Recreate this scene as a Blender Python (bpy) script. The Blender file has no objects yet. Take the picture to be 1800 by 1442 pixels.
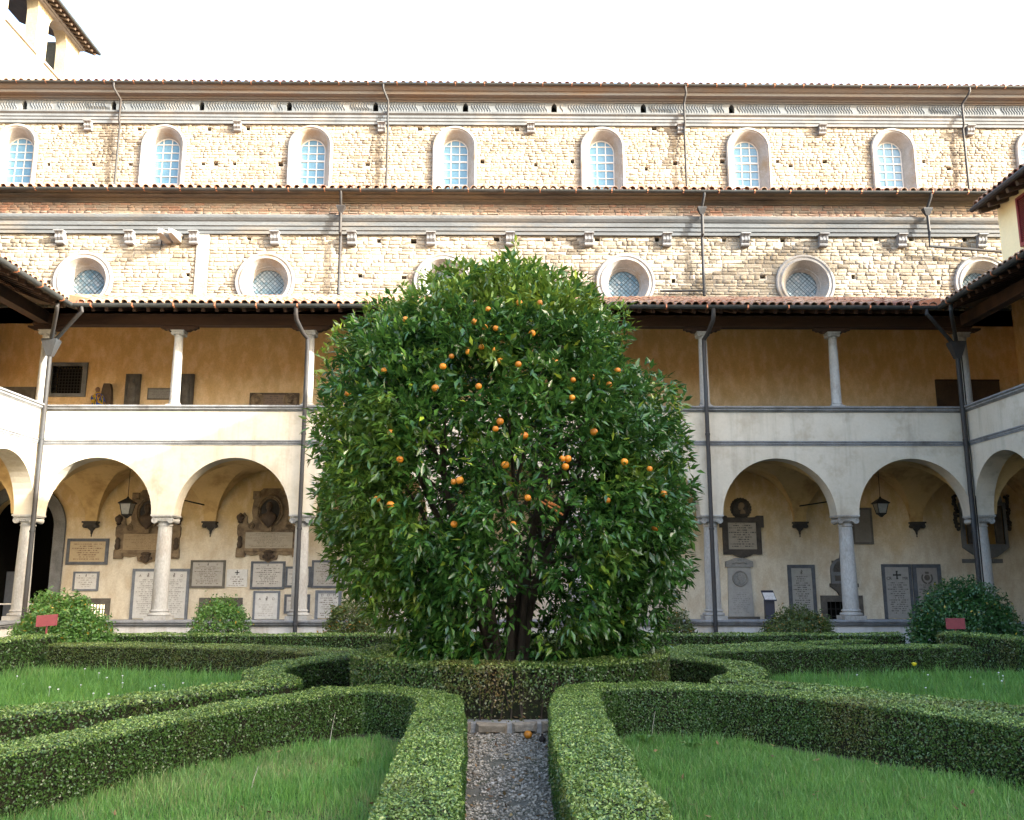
import bpy, bmesh, math, random
import numpy as np
from mathutils import Vector, Matrix, geometry
random.seed(7); rng = np.random.default_rng(11)
R = math.radians
scene = bpy.context.scene
col = scene.collection
# ------------------------------------------------------------------ camera
F_PX, PITCH, EYE = 1560.0, R(10.78), 1.65
YAW = math.atan(17/1560*math.cos(PITCH))
cd = bpy.data.cameras.new('camera'); cam = bpy.data.objects.new('camera', cd); col.objects.link(cam)
cd.sensor_width = 36; cd.lens = 36*F_PX/1800; cd.clip_start = .05; cd.clip_end = 2000
cam.location = (0, 0, EYE); cam.rotation_euler = (R(90)+PITCH, 0, -YAW)
scene.camera = cam
# ------------------------------------------------------------------ sky, sun, exposure
SUN_AZ, SUN_EL = R(65), R(20)          # azimuth to the right of "straight behind the camera"
sdir = Vector((math.sin(SUN_AZ)*math.cos(SUN_EL), -math.cos(SUN_AZ)*math.cos(SUN_EL), math.sin(SUN_EL)))
world = bpy.data.worlds.new('World'); scene.world = world; world.use_nodes = True
wn = world.node_tree.nodes; wl = world.node_tree.links
sky = wn.new('ShaderNodeTexSky'); sky.sky_type = 'NISHITA'; sky.sun_disc = False
sky.sun_elevation = SUN_EL; sky.sun_rotation = math.atan2(sdir.x, sdir.y)
sky.air_density = 1.0; sky.dust_density = 6.0; sky.ozone_density = 1.0
bg = wn['Background']; bg.inputs['Strength'].default_value = .15
wl.new(sky.outputs['Color'], bg.inputs['Color'])
sl = bpy.data.lights.new('sun', 'SUN'); sl.energy = 2.4; sl.angle = R(.5); sl.color = (1, .95, .87)
sun = bpy.data.objects.new('sun', sl); col.objects.link(sun)
sun.location = (30, -30, 40); sun.rotation_euler = sdir.to_track_quat('Z', 'Y').to_euler()
vs = scene.view_settings
vs.view_transform = 'Standard'; vs.look = 'None'; vs.exposure = 3.05; vs.gamma = 1; vs.use_curve_mapping = False
scene.cycles.use_adaptive_sampling = True; scene.cycles.use_light_tree = False
scene.cycles.max_bounces = 5; scene.cycles.diffuse_bounces = 4; scene.cycles.glossy_bounces = 2; scene.cycles.transmission_bounces = 2; scene.cycles.transparent_max_bounces = 4; scene.cycles.caustics_reflective = False

# ------------------------------------------------------------------ pixel of the photograph -> point on a real plane
def ray(px, py):
    a = (px-900)/F_PX; b = (721-py)/F_PX
    y = math.cos(PITCH)-b*math.sin(PITCH); z = math.sin(PITCH)+b*math.cos(PITCH)
    c, s = math.cos(YAW), math.sin(YAW)
    return (a*c+y*s, -a*s+y*c, z)
def atY(px, py, Y):
    r = ray(px, py); t = Y/r[1]; return (r[0]*t, EYE+r[2]*t)
def atZ(px, py, Z):
    r = ray(px, py); t = (Z-EYE)/r[2]; return (r[0]*t, r[1]*t)

# ------------------------------------------------------------------ object helpers
WL = {}
def thing(name, label, cat, loc=(0, 0, 0), group=None):
    o = bpy.data.objects.new(name, None); col.objects.link(o); o.location = loc; o.empty_display_size = .2
    WL[o] = Vector(loc); tag(o, label, cat, group); return o
def tag(o, label=None, cat=None, group=None, kind=None):
    if label: o['label'] = label
    if cat: o['category'] = cat
    if group: o['group'] = group
    if kind: o['kind'] = kind
    return o
def link(o, parent=None, loc=(0, 0, 0)):
    col.objects.link(o); loc = Vector(loc); WL[o] = loc
    if parent is not None: o.parent = parent; o.location = loc-WL[parent]
    else: o.location = loc
    return o
def inst(name, me, parent, loc, rot=None, scale=None):
    o = bpy.data.objects.new(name, me); link(o, parent, loc)
    if rot is not None: o.rotation_euler = rot
    if scale is not None: o.scale = scale
    return o
class MB:
    def __init__(s): s.v = []; s.f = []
    def add(s, vs, fs):
        n = len(s.v); s.v += [tuple(p) for p in vs]; s.f += [tuple(i+n for i in f) for f in fs]; return s
    def box(s, x0, x1, y0, y1, z0, z1):
        return s.add([(x0,y0,z0),(x1,y0,z0),(x1,y1,z0),(x0,y1,z0),(x0,y0,z1),(x1,y0,z1),(x1,y1,z1),(x0,y1,z1)],
                     [(0,3,2,1),(4,5,6,7),(0,1,5,4),(1,2,6,5),(2,3,7,6),(3,0,4,7)])
    def loft(s, rings, closed=True, cap=True):
        n = len(rings[0]); b = len(s.v)
        for r in rings: s.v += [tuple(p) for p in r]
        for k in range(len(rings)-1):
            for i in range(n if closed else n-1):
                j = (i+1) % n; s.f.append((b+k*n+i, b+k*n+j, b+(k+1)*n+j, b+(k+1)*n+i))
        if cap and closed:
            s.f.append(tuple(b+i for i in reversed(range(n)))); s.f.append(tuple(b+(len(rings)-1)*n+i for i in range(n)))
        return s
    def lathe(s, prof, c=(0,0,0), n=20, axis='z', cap=True):
        rings = []
        for r, h in prof:
            ring = []
            for i in range(n):
                a = 2*math.pi*i/n; p, q = r*math.cos(a), r*math.sin(a)
                ring.append((c[0]+p, c[1]+q, c[2]+h) if axis == 'z' else (c[0]+p, c[1]+h, c[2]+q) if axis == 'y' else (c[0]+h, c[1]+p, c[2]+q))
            rings.append(ring)
        return s.loft(rings, True, cap)
    def tube(s, path, rad, n=10, cap=True):
        P = [Vector(p) for p in path]; rings = []
        for k, p in enumerate(P):
            d = (P[min(k+1, len(P)-1)]-P[max(k-1, 0)]).normalized()
            u = d.cross(Vector((0, 0, 1)) if abs(d.z) < .93 else Vector((0, 1, 0))).normalized(); w = d.cross(u)
            r = rad[k] if isinstance(rad, (list, tuple)) else rad
            rings.append([p+u*(r*math.cos(2*math.pi*i/n))+w*(r*math.sin(2*math.pi*i/n)) for i in range(n)])
        return s.loft(rings, True, cap)
    def poly(s, outline, holes, fn, d0, d1, sides=True, back=True):
        """flat polygon with holes in (a,b), extruded between depths d0 (front) and d1; fn(a,b,d)->xyz"""
        loops = [outline]+list(holes)
        tris = geometry.tessellate_polygon([[Vector((a, b, 0)) for a, b in l] for l in loops])
        flat = [p for l in loops for p in l]; n = len(flat); b0 = len(s.v)
        s.v += [tuple(fn(a, b, d0)) for a, b in flat]
        if sides or back: s.v += [tuple(fn(a, b, d1)) for a, b in flat]
        s.f += [tuple(b0+i for i in t) for t in tris]
        if back: s.f += [tuple(b0+n+i for i in reversed(t)) for t in tris]
        if sides:
            o = b0
            for l in loops:
                for i in range(len(l)):
                    j = (i+1) % len(l); s.f.append((o+i, o+j, o+n+j, o+n+i))
                o += len(l)
        return s
    def sweepx(s, prof, x0, x1, fn=None):
        """closed profile [(p,z)], extruded along x; fn(x,p,z)->xyz"""
        fn = fn or (lambda x, p, z: (x, p, z))
        return s.loft([[fn(x, p, z) for p, z in prof] for x in (x0, x1)], True, True)
    def mesh(s, name, mat, smooth=False, off=(0,0,0), angle=35):
        me = bpy.data.meshes.new(name)
        ox, oy, oz = off
        me.from_pydata([(x-ox, y-oy, z-oz) for x, y, z in s.v], [], s.f)
        bm = bmesh.new(); bm.from_mesh(me); bmesh.ops.recalc_face_normals(bm, faces=bm.faces); bm.to_mesh(me); bm.free()
        if smooth:
            me.polygons.foreach_set('use_smooth', [True]*len(me.polygons)); me.set_sharp_from_angle(angle=R(angle))
        if mat: me.materials.append(mat)
        return me
    def build(s, name, mat, parent=None, loc=None, smooth=False, kind=None, label=None, angle=35):
        if loc is None: loc = WL[parent] if parent is not None else (0, 0, 0)
        o = bpy.data.objects.new(name, s.mesh(name, mat, smooth, loc, angle)); link(o, parent, loc)
        if kind: o['kind'] = kind
        if label: o['label'] = label
        return o
def np_mesh(name, verts, faces, mat, parent=None, loc=(0,0,0), kind=None, attrs=None, mats=None):
    """verts (N,3), faces (M,k) arrays -> one object, quickly; attrs: {name: per-face float}"""
    me = bpy.data.meshes.new(name); verts = np.asarray(verts, np.float32)-np.asarray(loc, np.float32)
    M, k = faces.shape
    me.vertices.add(len(verts)); me.vertices.foreach_set('co', verts.ravel())
    me.loops.add(M*k); me.loops.foreach_set('vertex_index', faces.astype(np.int32).ravel())
    me.polygons.add(M); me.polygons.foreach_set('loop_start', np.arange(0, M*k, k, dtype=np.int32))
    try: me.polygons.foreach_set('loop_total', np.full(M, k, np.int32))
    except Exception: pass
    me.update(calc_edges=True)
    for an, av in (attrs or {}).items():
        a = me.attributes.new(an, 'FLOAT', 'FACE'); a.data.foreach_set('value', np.asarray(av, np.float32))
    me.materials.append(mat)
    o = bpy.data.objects.new(name, me); link(o, parent, loc)
    if kind: o['kind'] = kind
    return o

# ------------------------------------------------------------------ materials
def nt(name):
    m = bpy.data.materials.new(name); m.use_nodes = True; t = m.node_tree
    return m, t.nodes, t.links, t.nodes['Principled BSDF']
def C4(c): return (c[0], c[1], c[2], 1)
def mixc(N, L, fac, a, b, blend='MIX'):
    x = N.new('ShaderNodeMix'); x.data_type = 'RGBA'; x.blend_type = blend
    for s, v in ((0, fac), (6, a), (7, b)):
        if hasattr(v, 'is_output') or hasattr(v, 'node'): L.new(v, x.inputs[s])
        else: x.inputs[s].default_value = v if s == 0 else C4(v)
    return x.outputs[2]
def noise(N, L, vec, scale, detail=5, rough=.6):
    n = N.new('ShaderNodeTexNoise'); n.inputs['Scale'].default_value = scale; n.inputs['Detail'].default_value = detail; n.inputs['Roughness'].default_value = rough
    L.new(vec, n.inputs['Vector']); return n.outputs['Fac']
def ramp(N, L, v, lo, hi, a=0, b=1):
    m = N.new('ShaderNodeMapRange'); m.inputs[1].default_value = lo; m.inputs[2].default_value = hi; m.inputs[3].default_value = a; m.inputs[4].default_value = b
    m.clamp = True; L.new(v, m.inputs[0]); return m.outputs[0]
def mth(N, L, op, a, b=None, c=None):
    m = N.new('ShaderNodeMath'); m.operation = op
    for i, v in enumerate((a, b, c)):
        if v is None: continue
        if hasattr(v, 'node'): L.new(v, m.inputs[i])
        else: m.inputs[i].default_value = v
    return m.outputs[0]
def pos(N): return N.new('ShaderNodeNewGeometry').outputs['Position']
def rndval(N, L):
    a = N.new('ShaderNodeAttribute'); a.attribute_name = 'rnd'
    o = N.new('ShaderNodeObjectInfo')
    return mth(N, L, 'FRACT', mth(N, L, 'ADD', a.outputs['Fac'], o.outputs['Random']))
def stretch(N, L, vec, s):
    m = N.new('ShaderNodeMapping'); m.inputs['Scale'].default_value = s; L.new(vec, m.inputs['Vector']); return m.outputs[0]
def bump(N, L, P, h, strength, dist=.02):
    b = N.new('ShaderNodeBump'); b.inputs['Strength'].default_value = strength; b.inputs['Distance'].default_value = dist
    L.new(h, b.inputs['Height']); L.new(b.outputs[0], P.inputs['Normal'])
def mat_rough(name, c1, c2, scale=2., rough=.85, bmp=.25, bscale=25., fine=None, stain=None, sscale=.6, stretchv=None, rnd=None, spec=.3, metal=0, lo=.35, hi=.65, grain=.3, streak=0, K=.8):
    m, N, L, P = nt(name); v = pos(N); c1, c2 = [tuple(x*K for x in q) for q in (c1, c2)]; stain = tuple(x*K for x in stain) if stain else None
    if stretchv: v = stretch(N, L, v, stretchv)
    c = mixc(N, L, ramp(N, L, noise(N, L, v, scale, 3), lo, hi), c1, c2)
    if stain: c = mixc(N, L, ramp(N, L, noise(N, L, v, sscale, 4, .7), .5, .72), c, stain)
    if rnd:
        r = rndval(N, L); k = ramp(N, L, r, 0, 1, 1-rnd, 1+rnd)
        h = N.new('ShaderNodeHueSaturation'); L.new(k, h.inputs['Value']); L.new(c, h.inputs['Color']); c = h.outputs[0]
    if streak:
        c = mixc(N, L, ramp(N, L, noise(N, L, stretch(N, L, pos(N), (1, 1, .07)), 3.2, 4, .7), .52, .74, 0, streak), c, tuple(x*.55 for x in c2))
    f = noise(N, L, v, bscale, 2, .65)
    c = mixc(N, L, grain, c, mixc(N, L, 1.0, c, mixc(N, L, ramp(N, L, f, .3, .7), (.45,.45,.45), (1.35,1.35,1.35)), 'MULTIPLY'))
    L.new(c, P.inputs['Base Color']); P.inputs['Roughness'].default_value = rough
    P.inputs['Specular IOR Level'].default_value = spec; P.inputs['Metallic'].default_value = metal
    if bmp: bump(N, L, P, f, bmp)
    return m
def mat_stone(name, cols, rnd_scale=1., rough=.9, bmp=.6):
    """masonry pieces: a colour for each piece and mottling inside it"""
    cols = [tuple(x*.8 for x in q) for q in cols]
    m, N, L, P = nt(name); v = pos(N); r = rndval(N, L)
    cr = N.new('ShaderNodeValToRGB'); e = cr.color_ramp.elements
    for i, c in enumerate(cols):
        p = i/(len(cols)-1)
        if i < 2: e[i].position = p; e[i].color = C4(c)
        else: x = e.new(p); x.color = C4(c)
    L.new(r, cr.inputs[0])
    f = noise(N, L, v, 12, 4, .75)
    c = mixc(N, L, ramp(N, L, f, .35, .7, 0, .6), cr.outputs[0], tuple(x*.45 for x in cols[0]))
    c = mixc(N, L, ramp(N, L, noise(N, L, v, .55, 2), .4, .65, 0, .35), c, (.44, .4, .31))
    L.new(c, P.inputs['Base Color']); P.inputs['Roughness'].default_value = rough; P.inputs['Specular IOR Level'].default_value = .2
    bump(N, L, P, f, bmp, .03)
    return m
def mat_wall(name, low, high, z0, z1, worn, rough=.9):
    """old plaster: worn pale coat low down, ochre wash above, cloudy edge"""
    m, N, L, P = nt(name); v = pos(N)
    sep = N.new('ShaderNodeSeparateXYZ'); L.new(v, sep.inputs[0])
    n1 = noise(N, L, v, .9, 4, .65); n2 = noise(N, L, stretch(N, L, v, (1, 1, .5)), 3.2, 5, .7); n3 = noise(N, L, v, 22, 2)
    h = mth(N, L, 'ADD', sep.outputs[2], mth(N, L, 'MULTIPLY', mth(N, L, 'SUBTRACT', n1, .5), 2.6))
    c = mixc(N, L, ramp(N, L, h, z0, z1), low, high)
    c = mixc(N, L, ramp(N, L, n2, .46, .74, 0, .55), c, worn)
    c = mixc(N, L, ramp(N, L, n2, .52, .3, 0, .4), c, tuple(min(1, x*1.25+.05) for x in low))
    c = mixc(N, L, ramp(N, L, n3, .35, .75, 0, .22), c, tuple(x*.5 for x in worn))
    L.new(c, P.inputs['Base Color']); P.inputs['Roughness'].default_value = rough; P.inputs['Specular IOR Level'].default_value = .15
    bump(N, L, P, n3, .25, .015)
    return m
def mat_plain(name, c, rough=.5, metal=0, emit=None, es=1, spec=.5):
    m, N, L, P = nt(name); v = pos(N)
    c2 = mixc(N, L, ramp(N, L, noise(N, L, v, 14, 2), .35, .7, 0, .5), c, tuple(x*.6 for x in c))
    L.new(c2, P.inputs['Base Color']); P.inputs['Roughness'].default_value = rough; P.inputs['Metallic'].default_value = metal; P.inputs['Specular IOR Level'].default_value = spec
    if emit: P.inputs['Emission Color'].default_value = C4(emit); P.inputs['Emission Strength'].default_value = es
    return m
def mat_leaf(name, cols, rough=.38, trans=.3, spec=.5, dry=None):
    m, N, L, P = nt(name); at_ = N.new('ShaderNodeAttribute'); at_.attribute_name = 'rnd'; oi = N.new('ShaderNodeObjectInfo')
    r = mth(N, L, 'ADD', at_.outputs['Fac'], mth(N, L, 'MULTIPLY', oi.outputs['Random'], mth(N, L, 'LESS_THAN', at_.outputs['Fac'], 1e-6)))
    cr = N.new('ShaderNodeValToRGB'); e = cr.color_ramp.elements
    for i, c in enumerate(cols):
        p = i/(len(cols)-1)
        if i < 2: e[i].position = p if i == 0 or len(cols) == 2 else p; e[i].color = C4(c)
        else: x = e.new(p); x.color = C4(c)
    L.new(r, cr.inputs[0]); c = cr.outputs[0]
    n = noise(N, L, pos(N), 1.3, 1)
    c = mixc(N, L, ramp(N, L, n, .35, .7, 0, .45), c, tuple(a*.75 for a in cols[len(cols)//2]))
    if dry:
        a = N.new('ShaderNodeAttribute'); a.attribute_name = 'dry'; c = mixc(N, L, a.outputs['Fac'], c, dry)
    L.new(c, P.inputs['Base Color']); P.inputs['Roughness'].default_value = rough; P.inputs['Specular IOR Level'].default_value = spec
    t = N.new('ShaderNodeBsdfTranslucent'); h = N.new('ShaderNodeHueSaturation'); h.inputs['Value'].default_value = 1.3; h.inputs['Hue'].default_value = .485
    L.new(c, h.inputs['Color']); L.new(h.outputs[0], t.inputs['Color'])
    x = N.new('ShaderNodeMixShader'); x.inputs[0].default_value = trans
    L.new(P.outputs[0], x.inputs[1]); L.new(t.outputs[0], x.inputs[2]); L.new(x.outputs[0], N['Material Output'].inputs['Surface'])
    return m
def mat_text(name, face, ink, w, h, line, top=.12, fill=.8, cols=1, strength=.85, glyph=1.0):
    """flat carved or painted lines of worn, unreadable lettering on a slab centred on its object's origin"""
    m, N, L, P = nt(name)
    tc = N.new('ShaderNodeTexCoord').outputs['Object']; sep = N.new('ShaderNodeSeparateXYZ'); L.new(tc, sep.inputs[0])
    x, z = sep.outputs[0], sep.outputs[2]
    if cols == 2:
        x = mth(N, L, 'SUBTRACT', mth(N, L, 'ABSOLUTE', x), w/4); w = w/2
    k = mth(N, L, 'DIVIDE', z, line); row = mth(N, L, 'FLOOR', k); fr = mth(N, L, 'FRACT', k)
    inrow = mth(N, L, 'MULTIPLY', mth(N, L, 'GREATER_THAN', fr, .25), mth(N, L, 'LESS_THAN', fr, .75))
    wn_ = N.new('ShaderNodeTexWhiteNoise'); wn_.noise_dimensions = '1D'; L.new(mth(N, L, 'ADD', row, 17.3), wn_.inputs['W'])
    half = ramp(N, L, wn_.outputs['Value'], 0, 1, w*.22, w*.5*fill)
    inx = mth(N, L, 'LESS_THAN', mth(N, L, 'ABSOLUTE', x), half)
    inz = mth(N, L, 'LESS_THAN', z, h/2-h*top); inz2 = mth(N, L, 'GREATER_THAN', z, -h/2+h*.07)
    cv = N.new('ShaderNodeCombineXYZ'); L.new(mth(N, L, 'MULTIPLY', tc_x(N, L, tc), 1/(line*.34*glyph)), cv.inputs[0]); L.new(mth(N, L, 'MULTIPLY', row, 7.7), cv.inputs[1])
    L.new(mth(N, L, 'MULTIPLY', z, .6/line), cv.inputs[2])
    g = noise(N, L, cv.outputs[0], 1.0, 2, .5)
    gl = ramp(N, L, g, .44, .53)
    cw = N.new('ShaderNodeCombineXYZ'); L.new(mth(N, L, 'MULTIPLY', tc_x(N, L, tc), 1/(line*2.4)), cw.inputs[0]); L.new(mth(N, L, 'MULTIPLY', row, 3.1), cw.inputs[1])
    wd = mth(N, L, 'GREATER_THAN', noise(N, L, cw.outputs[0], 1.6, 1), .40)
    mask = inrow
    for q in (inx, inz, inz2, gl, wd): mask = mth(N, L, 'MULTIPLY', mask, q)
    mask = mth(N, L, 'MULTIPLY', mask, strength)
    v = pos(N); f = noise(N, L, v, 7, 7, .7); f2 = noise(N, L, v, 50, 4)
    c = mixc(N, L, ramp(N, L, f, .4, .72, 0, .6), face, tuple(a*.68 for a in face))
    c = mixc(N, L, ramp(N, L, f2, .5, .75, 0, .3), c, tuple(a*.5 for a in face))
    c = mixc(N, L, mask, c, ink)
    L.new(c, P.inputs['Base Color']); P.inputs['Roughness'].default_value = .55; P.inputs['Specular IOR Level'].default_value = .3
    bump(N, L, P, f2, .12, .005)
    return m
def tc_x(N, L, tc):
    s = N.new('ShaderNodeSeparateXYZ'); L.new(tc, s.inputs[0]); return s.outputs[0]

MT = {}
MT['soil'] = mat_rough('soil', (.06,.045,.03), (.035,.03,.02), 6, 1, .5, 60)
MT['turf'] = mat_rough('turf_soil', (.045,.07,.022), (.03,.045,.018), 5, 1, .5, 60)
MT['path'] = mat_rough('path_dirt', (.19,.175,.145), (.1,.095,.07), 4, .95, .5, 70, stain=(.05,.07,.03), sscale=1.6)
MT['gravel'] = mat_stone('gravel', [(.18,.16,.125),(.36,.33,.27),(.56,.52,.45),(.27,.23,.165),(.7,.66,.58)], bmp=.2)
MT['kerb'] = mat_stone('kerb_stone', [(.24,.2,.145),(.33,.28,.21),(.28,.245,.19),(.38,.33,.26)], bmp=.7)
MT['mortar_white'] = mat_rough('lime_mortar', (.42,.42,.4), (.32,.31,.29), 6, .9, .3, 40)
MT['facade'] = mat_rough('cream_plaster', (.70,.655,.55), (.63,.575,.465), .9, .9, .12, 18, stain=(.5,.44,.34), sscale=1.1, spec=.15, grain=.08, streak=.5, K=.735)
MT['podium'] = mat_rough('white_podium_plaster', (.74,.74,.73), (.62,.61,.58), 1.2, .9, .15, 20, grain=.1, stain=(.45,.4,.34), sscale=2., stretchv=(1,1,.25), spec=.15, streak=.5)
MT['ochre_low'] = mat_wall('ochre_plaster_walk', (.68,.62,.5), (.62,.46,.23), 2.3, 3.7, (.5,.36,.2))
MT['ochre_up'] = mat_wall('ochre_plaster_loggia', (.74,.59,.39), (.72,.46,.2), 6.2, 8.2, (.52,.32,.13))
MT['vault'] = mat_rough('vault_plaster', (.78,.57,.28), (.7,.49,.22), 1.1, .9, .15, 18, stain=(.4,.26,.11), sscale=1.1, spec=.15, grain=.1)
MT['serena'] = mat_rough('grey_sandstone', (.27,.285,.3), (.2,.21,.22), 3, .85, .3, 30, stain=(.14,.14,.14), sscale=2.)
MT['serena_dk'] = mat_rough('dark_sandstone', (.17,.155,.135), (.11,.1,.09), 4, .85, .35, 30)
MT['column'] = mat_rough('column_stone', (.47,.475,.46), (.38,.38,.36), 2.2, .8, .25, 28, stain=(.3,.27,.23), sscale=1.8, stretchv=(1,1,.45))
MT['corbel'] = mat_rough('corbel_stone', (.09,.08,.07), (.06,.055,.05), 5, .85, .4, 30)
MT['wood'] = mat_rough('dark_timber', (.075,.04,.025), (.045,.025,.018), 3, .8, .4, 40, stretchv=(.15,1,1))
MT['board'] = mat_rough('ceiling_boards', (.13,.095,.07), (.09,.07,.055), 3, .85, .3, 40)
MT['tile'] = mat_stone('terracotta_tile', [(.36,.17,.11),(.46,.25,.16),(.3,.14,.1),(.52,.36,.26),(.4,.2,.13)], bmp=.5)
MT['gutter'] = mat_rough('gutter_metal', (.055,.062,.065), (.035,.04,.04), 3, .5, .1, 30, spec=.4)
MT['pipe'] = mat_rough('downpipe_metal', (.05,.058,.066), (.04,.034,.03), 1.2, .6, .1, 30, spec=.25, stretchv=(1,1,.4))
MT['copper'] = mat_plain('copper_clip', (.4,.16,.08), .5, .5)
MT['iron'] = mat_plain('iron', (.02,.018,.016), .6, .4)
MT['mortar'] = mat_rough('old_mortar', (.6,.56,.48), (.46,.41,.33), 2.5, .95, .5, 35, stain=(.27,.23,.17), sscale=1.5, spec=.1)
MT['stone'] = mat_stone('rubble_stone', [(.37,.325,.24),(.48,.43,.35),(.28,.245,.19),(.56,.51,.43),(.4,.335,.24),(.31,.29,.25)], bmp=.9)
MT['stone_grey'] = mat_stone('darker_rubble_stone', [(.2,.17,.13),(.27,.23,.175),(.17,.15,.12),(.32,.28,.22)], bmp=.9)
MT['brick'] = mat_stone('old_brick', [(.30,.21,.16),(.38,.25,.19),(.28,.24,.2),(.42,.21,.14),(.34,.29,.24)], bmp=.6)
MT['arch_stone'] = mat_rough('window_stone', (.37,.37,.36), (.3,.3,.29), 3, .85, .25, 30, stain=(.3,.24,.17), sscale=1.3)
MT['entab'] = mat_rough('entablature_stone', (.145,.162,.175), (.105,.117,.125), 1.4, .85, .35, 26, stain=(.2,.18,.15), sscale=.9, stretchv=(.35,1,1.4))
MT['cornice'] = mat_rough('stained_cornice', (.22,.175,.115), (.145,.135,.122), 1.3, .9, .4, 26, stain=(.06,.055,.05), sscale=.9, stretchv=(.35,1,1.8))
MT['cornice_up'] = mat_rough('upper_cornice', (.185,.172,.155), (.165,.172,.178), 1.3, .9, .35, 26, stain=(.22,.155,.1), sscale=.7, stretchv=(.3,1,3))
MT['frieze'] = mat_rough('frieze_stone', (.175,.197,.215), (.135,.152,.165), 1.4, .85, .25, 26, stain=(.27,.26,.24), sscale=.9)
MT['glass'] = mat_plain('window_glass', (.13,.27,.38), .15, 0, spec=.4)
MT['pane'] = mat_stone('leaded_glass', [(.12,.25,.36),(.26,.38,.46),(.16,.3,.4),(.42,.5,.56),(.13,.27,.37)], rough=.5, bmp=.05)
MT['lead'] = mat_plain('lead', (.05,.08,.1), .6)
MT['white_paint'] = mat_plain('window_paint', (.66,.66,.62), .6)
MT['dark'] = mat_plain('dark_recess', (.012,.011,.01), 1, spec=.05)  # near-black backing colour stands in for the unlit depth behind openings
MT['tower'] = mat_rough('tower_plaster', (.38,.345,.26), (.33,.295,.21), 1, .9, .1, 12)
MT['house'] = mat_rough('yellow_house_plaster', (.86,.78,.5), (.8,.71,.43), .8, .9, .1, 14, K=1, grain=.08)
MT['shutter'] = mat_plain('red_shutter_paint', (.22,.03,.035), .5)
MT['sign'] = mat_plain('red_sign_paint', (.27,.055,.065), .5)
MT['bark'] = mat_rough('citrus_bark', (.10,.075,.055), (.05,.04,.03), 8, .95, .6, 50, stretchv=(1,1,.3))
MT['twig'] = mat_rough('pale_twig', (.3,.26,.2), (.18,.14,.1), 8, .9, .3, 50)
MT['snapped'] = mat_plain('snapped_wood', (.5,.18,.05), .8)
MT['orange'] = mat_rough('orange_peel', (.62,.24,.014), (.52,.17,.01), 2.5, .4, .3, 160, spec=.5, rnd=.25, K=1)
MT['rot'] = mat_plain('dried_fruit', (.03,.022,.018), .9)
MT['leaf'] = mat_leaf('citrus_leaf', [(.036,.115,.022),(.06,.152,.026),(.026,.085,.02),(.09,.2,.03),(.045,.125,.025)], .25, .22, .65, dry=(.34,.44,.045))
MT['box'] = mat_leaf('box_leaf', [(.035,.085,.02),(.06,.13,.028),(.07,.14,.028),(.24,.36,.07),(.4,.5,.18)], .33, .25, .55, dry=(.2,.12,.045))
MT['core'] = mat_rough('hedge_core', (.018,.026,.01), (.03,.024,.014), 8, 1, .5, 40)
MT['grass'] = mat_leaf('grass_blade', [(.11,.27,.055),(.185,.37,.075),(.08,.22,.048),(.33,.46,.16)], .5, .4, .4, dry=(.3,.27,.13))
MT['shrub1'] = mat_leaf('shrub_leaf_light', [(.08,.2,.035),(.12,.24,.045),(.055,.15,.028),(.18,.26,.06)], .4, .3, .5, dry=(.4,.25,.03))
MT['shrub2'] = mat_leaf('shrub_leaf_dark', [(.03,.1,.025),(.045,.13,.03),(.022,.075,.02),(.07,.16,.035)], .35, .25, .5, dry=(.45,.32,.03))
MT['shrub3'] = mat_leaf('shrub_leaf_olive', [(.06,.11,.022),(.11,.15,.03),(.04,.08,.018),(.16,.18,.05)], .4, .3, .5, dry=(.4,.2,.03))
MT['litter'] = mat_leaf('dry_leaf', [(.16,.09,.035),(.28,.17,.07),(.11,.06,.03),(.35,.25,.1)], .7, .15, .3)
MT['bluepanel'] = mat_plain('grey_panel', (.14,.16,.2), .5)
MT['white'] = mat_plain('white_sheet', (.78,.78,.78), .5)
MT['navy'] = mat_plain('navy_metal', (.03,.035,.06), .4)

# ================================================================== SETTING: ground
YC, YB = 23.0, 26.6                  # column axis of the facing arcade, back wall of its walk
XL, XR = -12.14, 12.36
g = MB().add([(-220,-60,0),(220,-60,0),(220,300,0),(-220,300,0)], [(0,1,2,3)])
tag(g.build('ground', MT['soil']), kind='structure')
g = MB().add([(-.5,-1,.004),(.62,-1,.004),(.62,10.2,.004),(-.5,10.2,.004)], [(0,1,2,3)])
path = tag(g.build('gravel_path', MT['path']), kind='structure')

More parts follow.
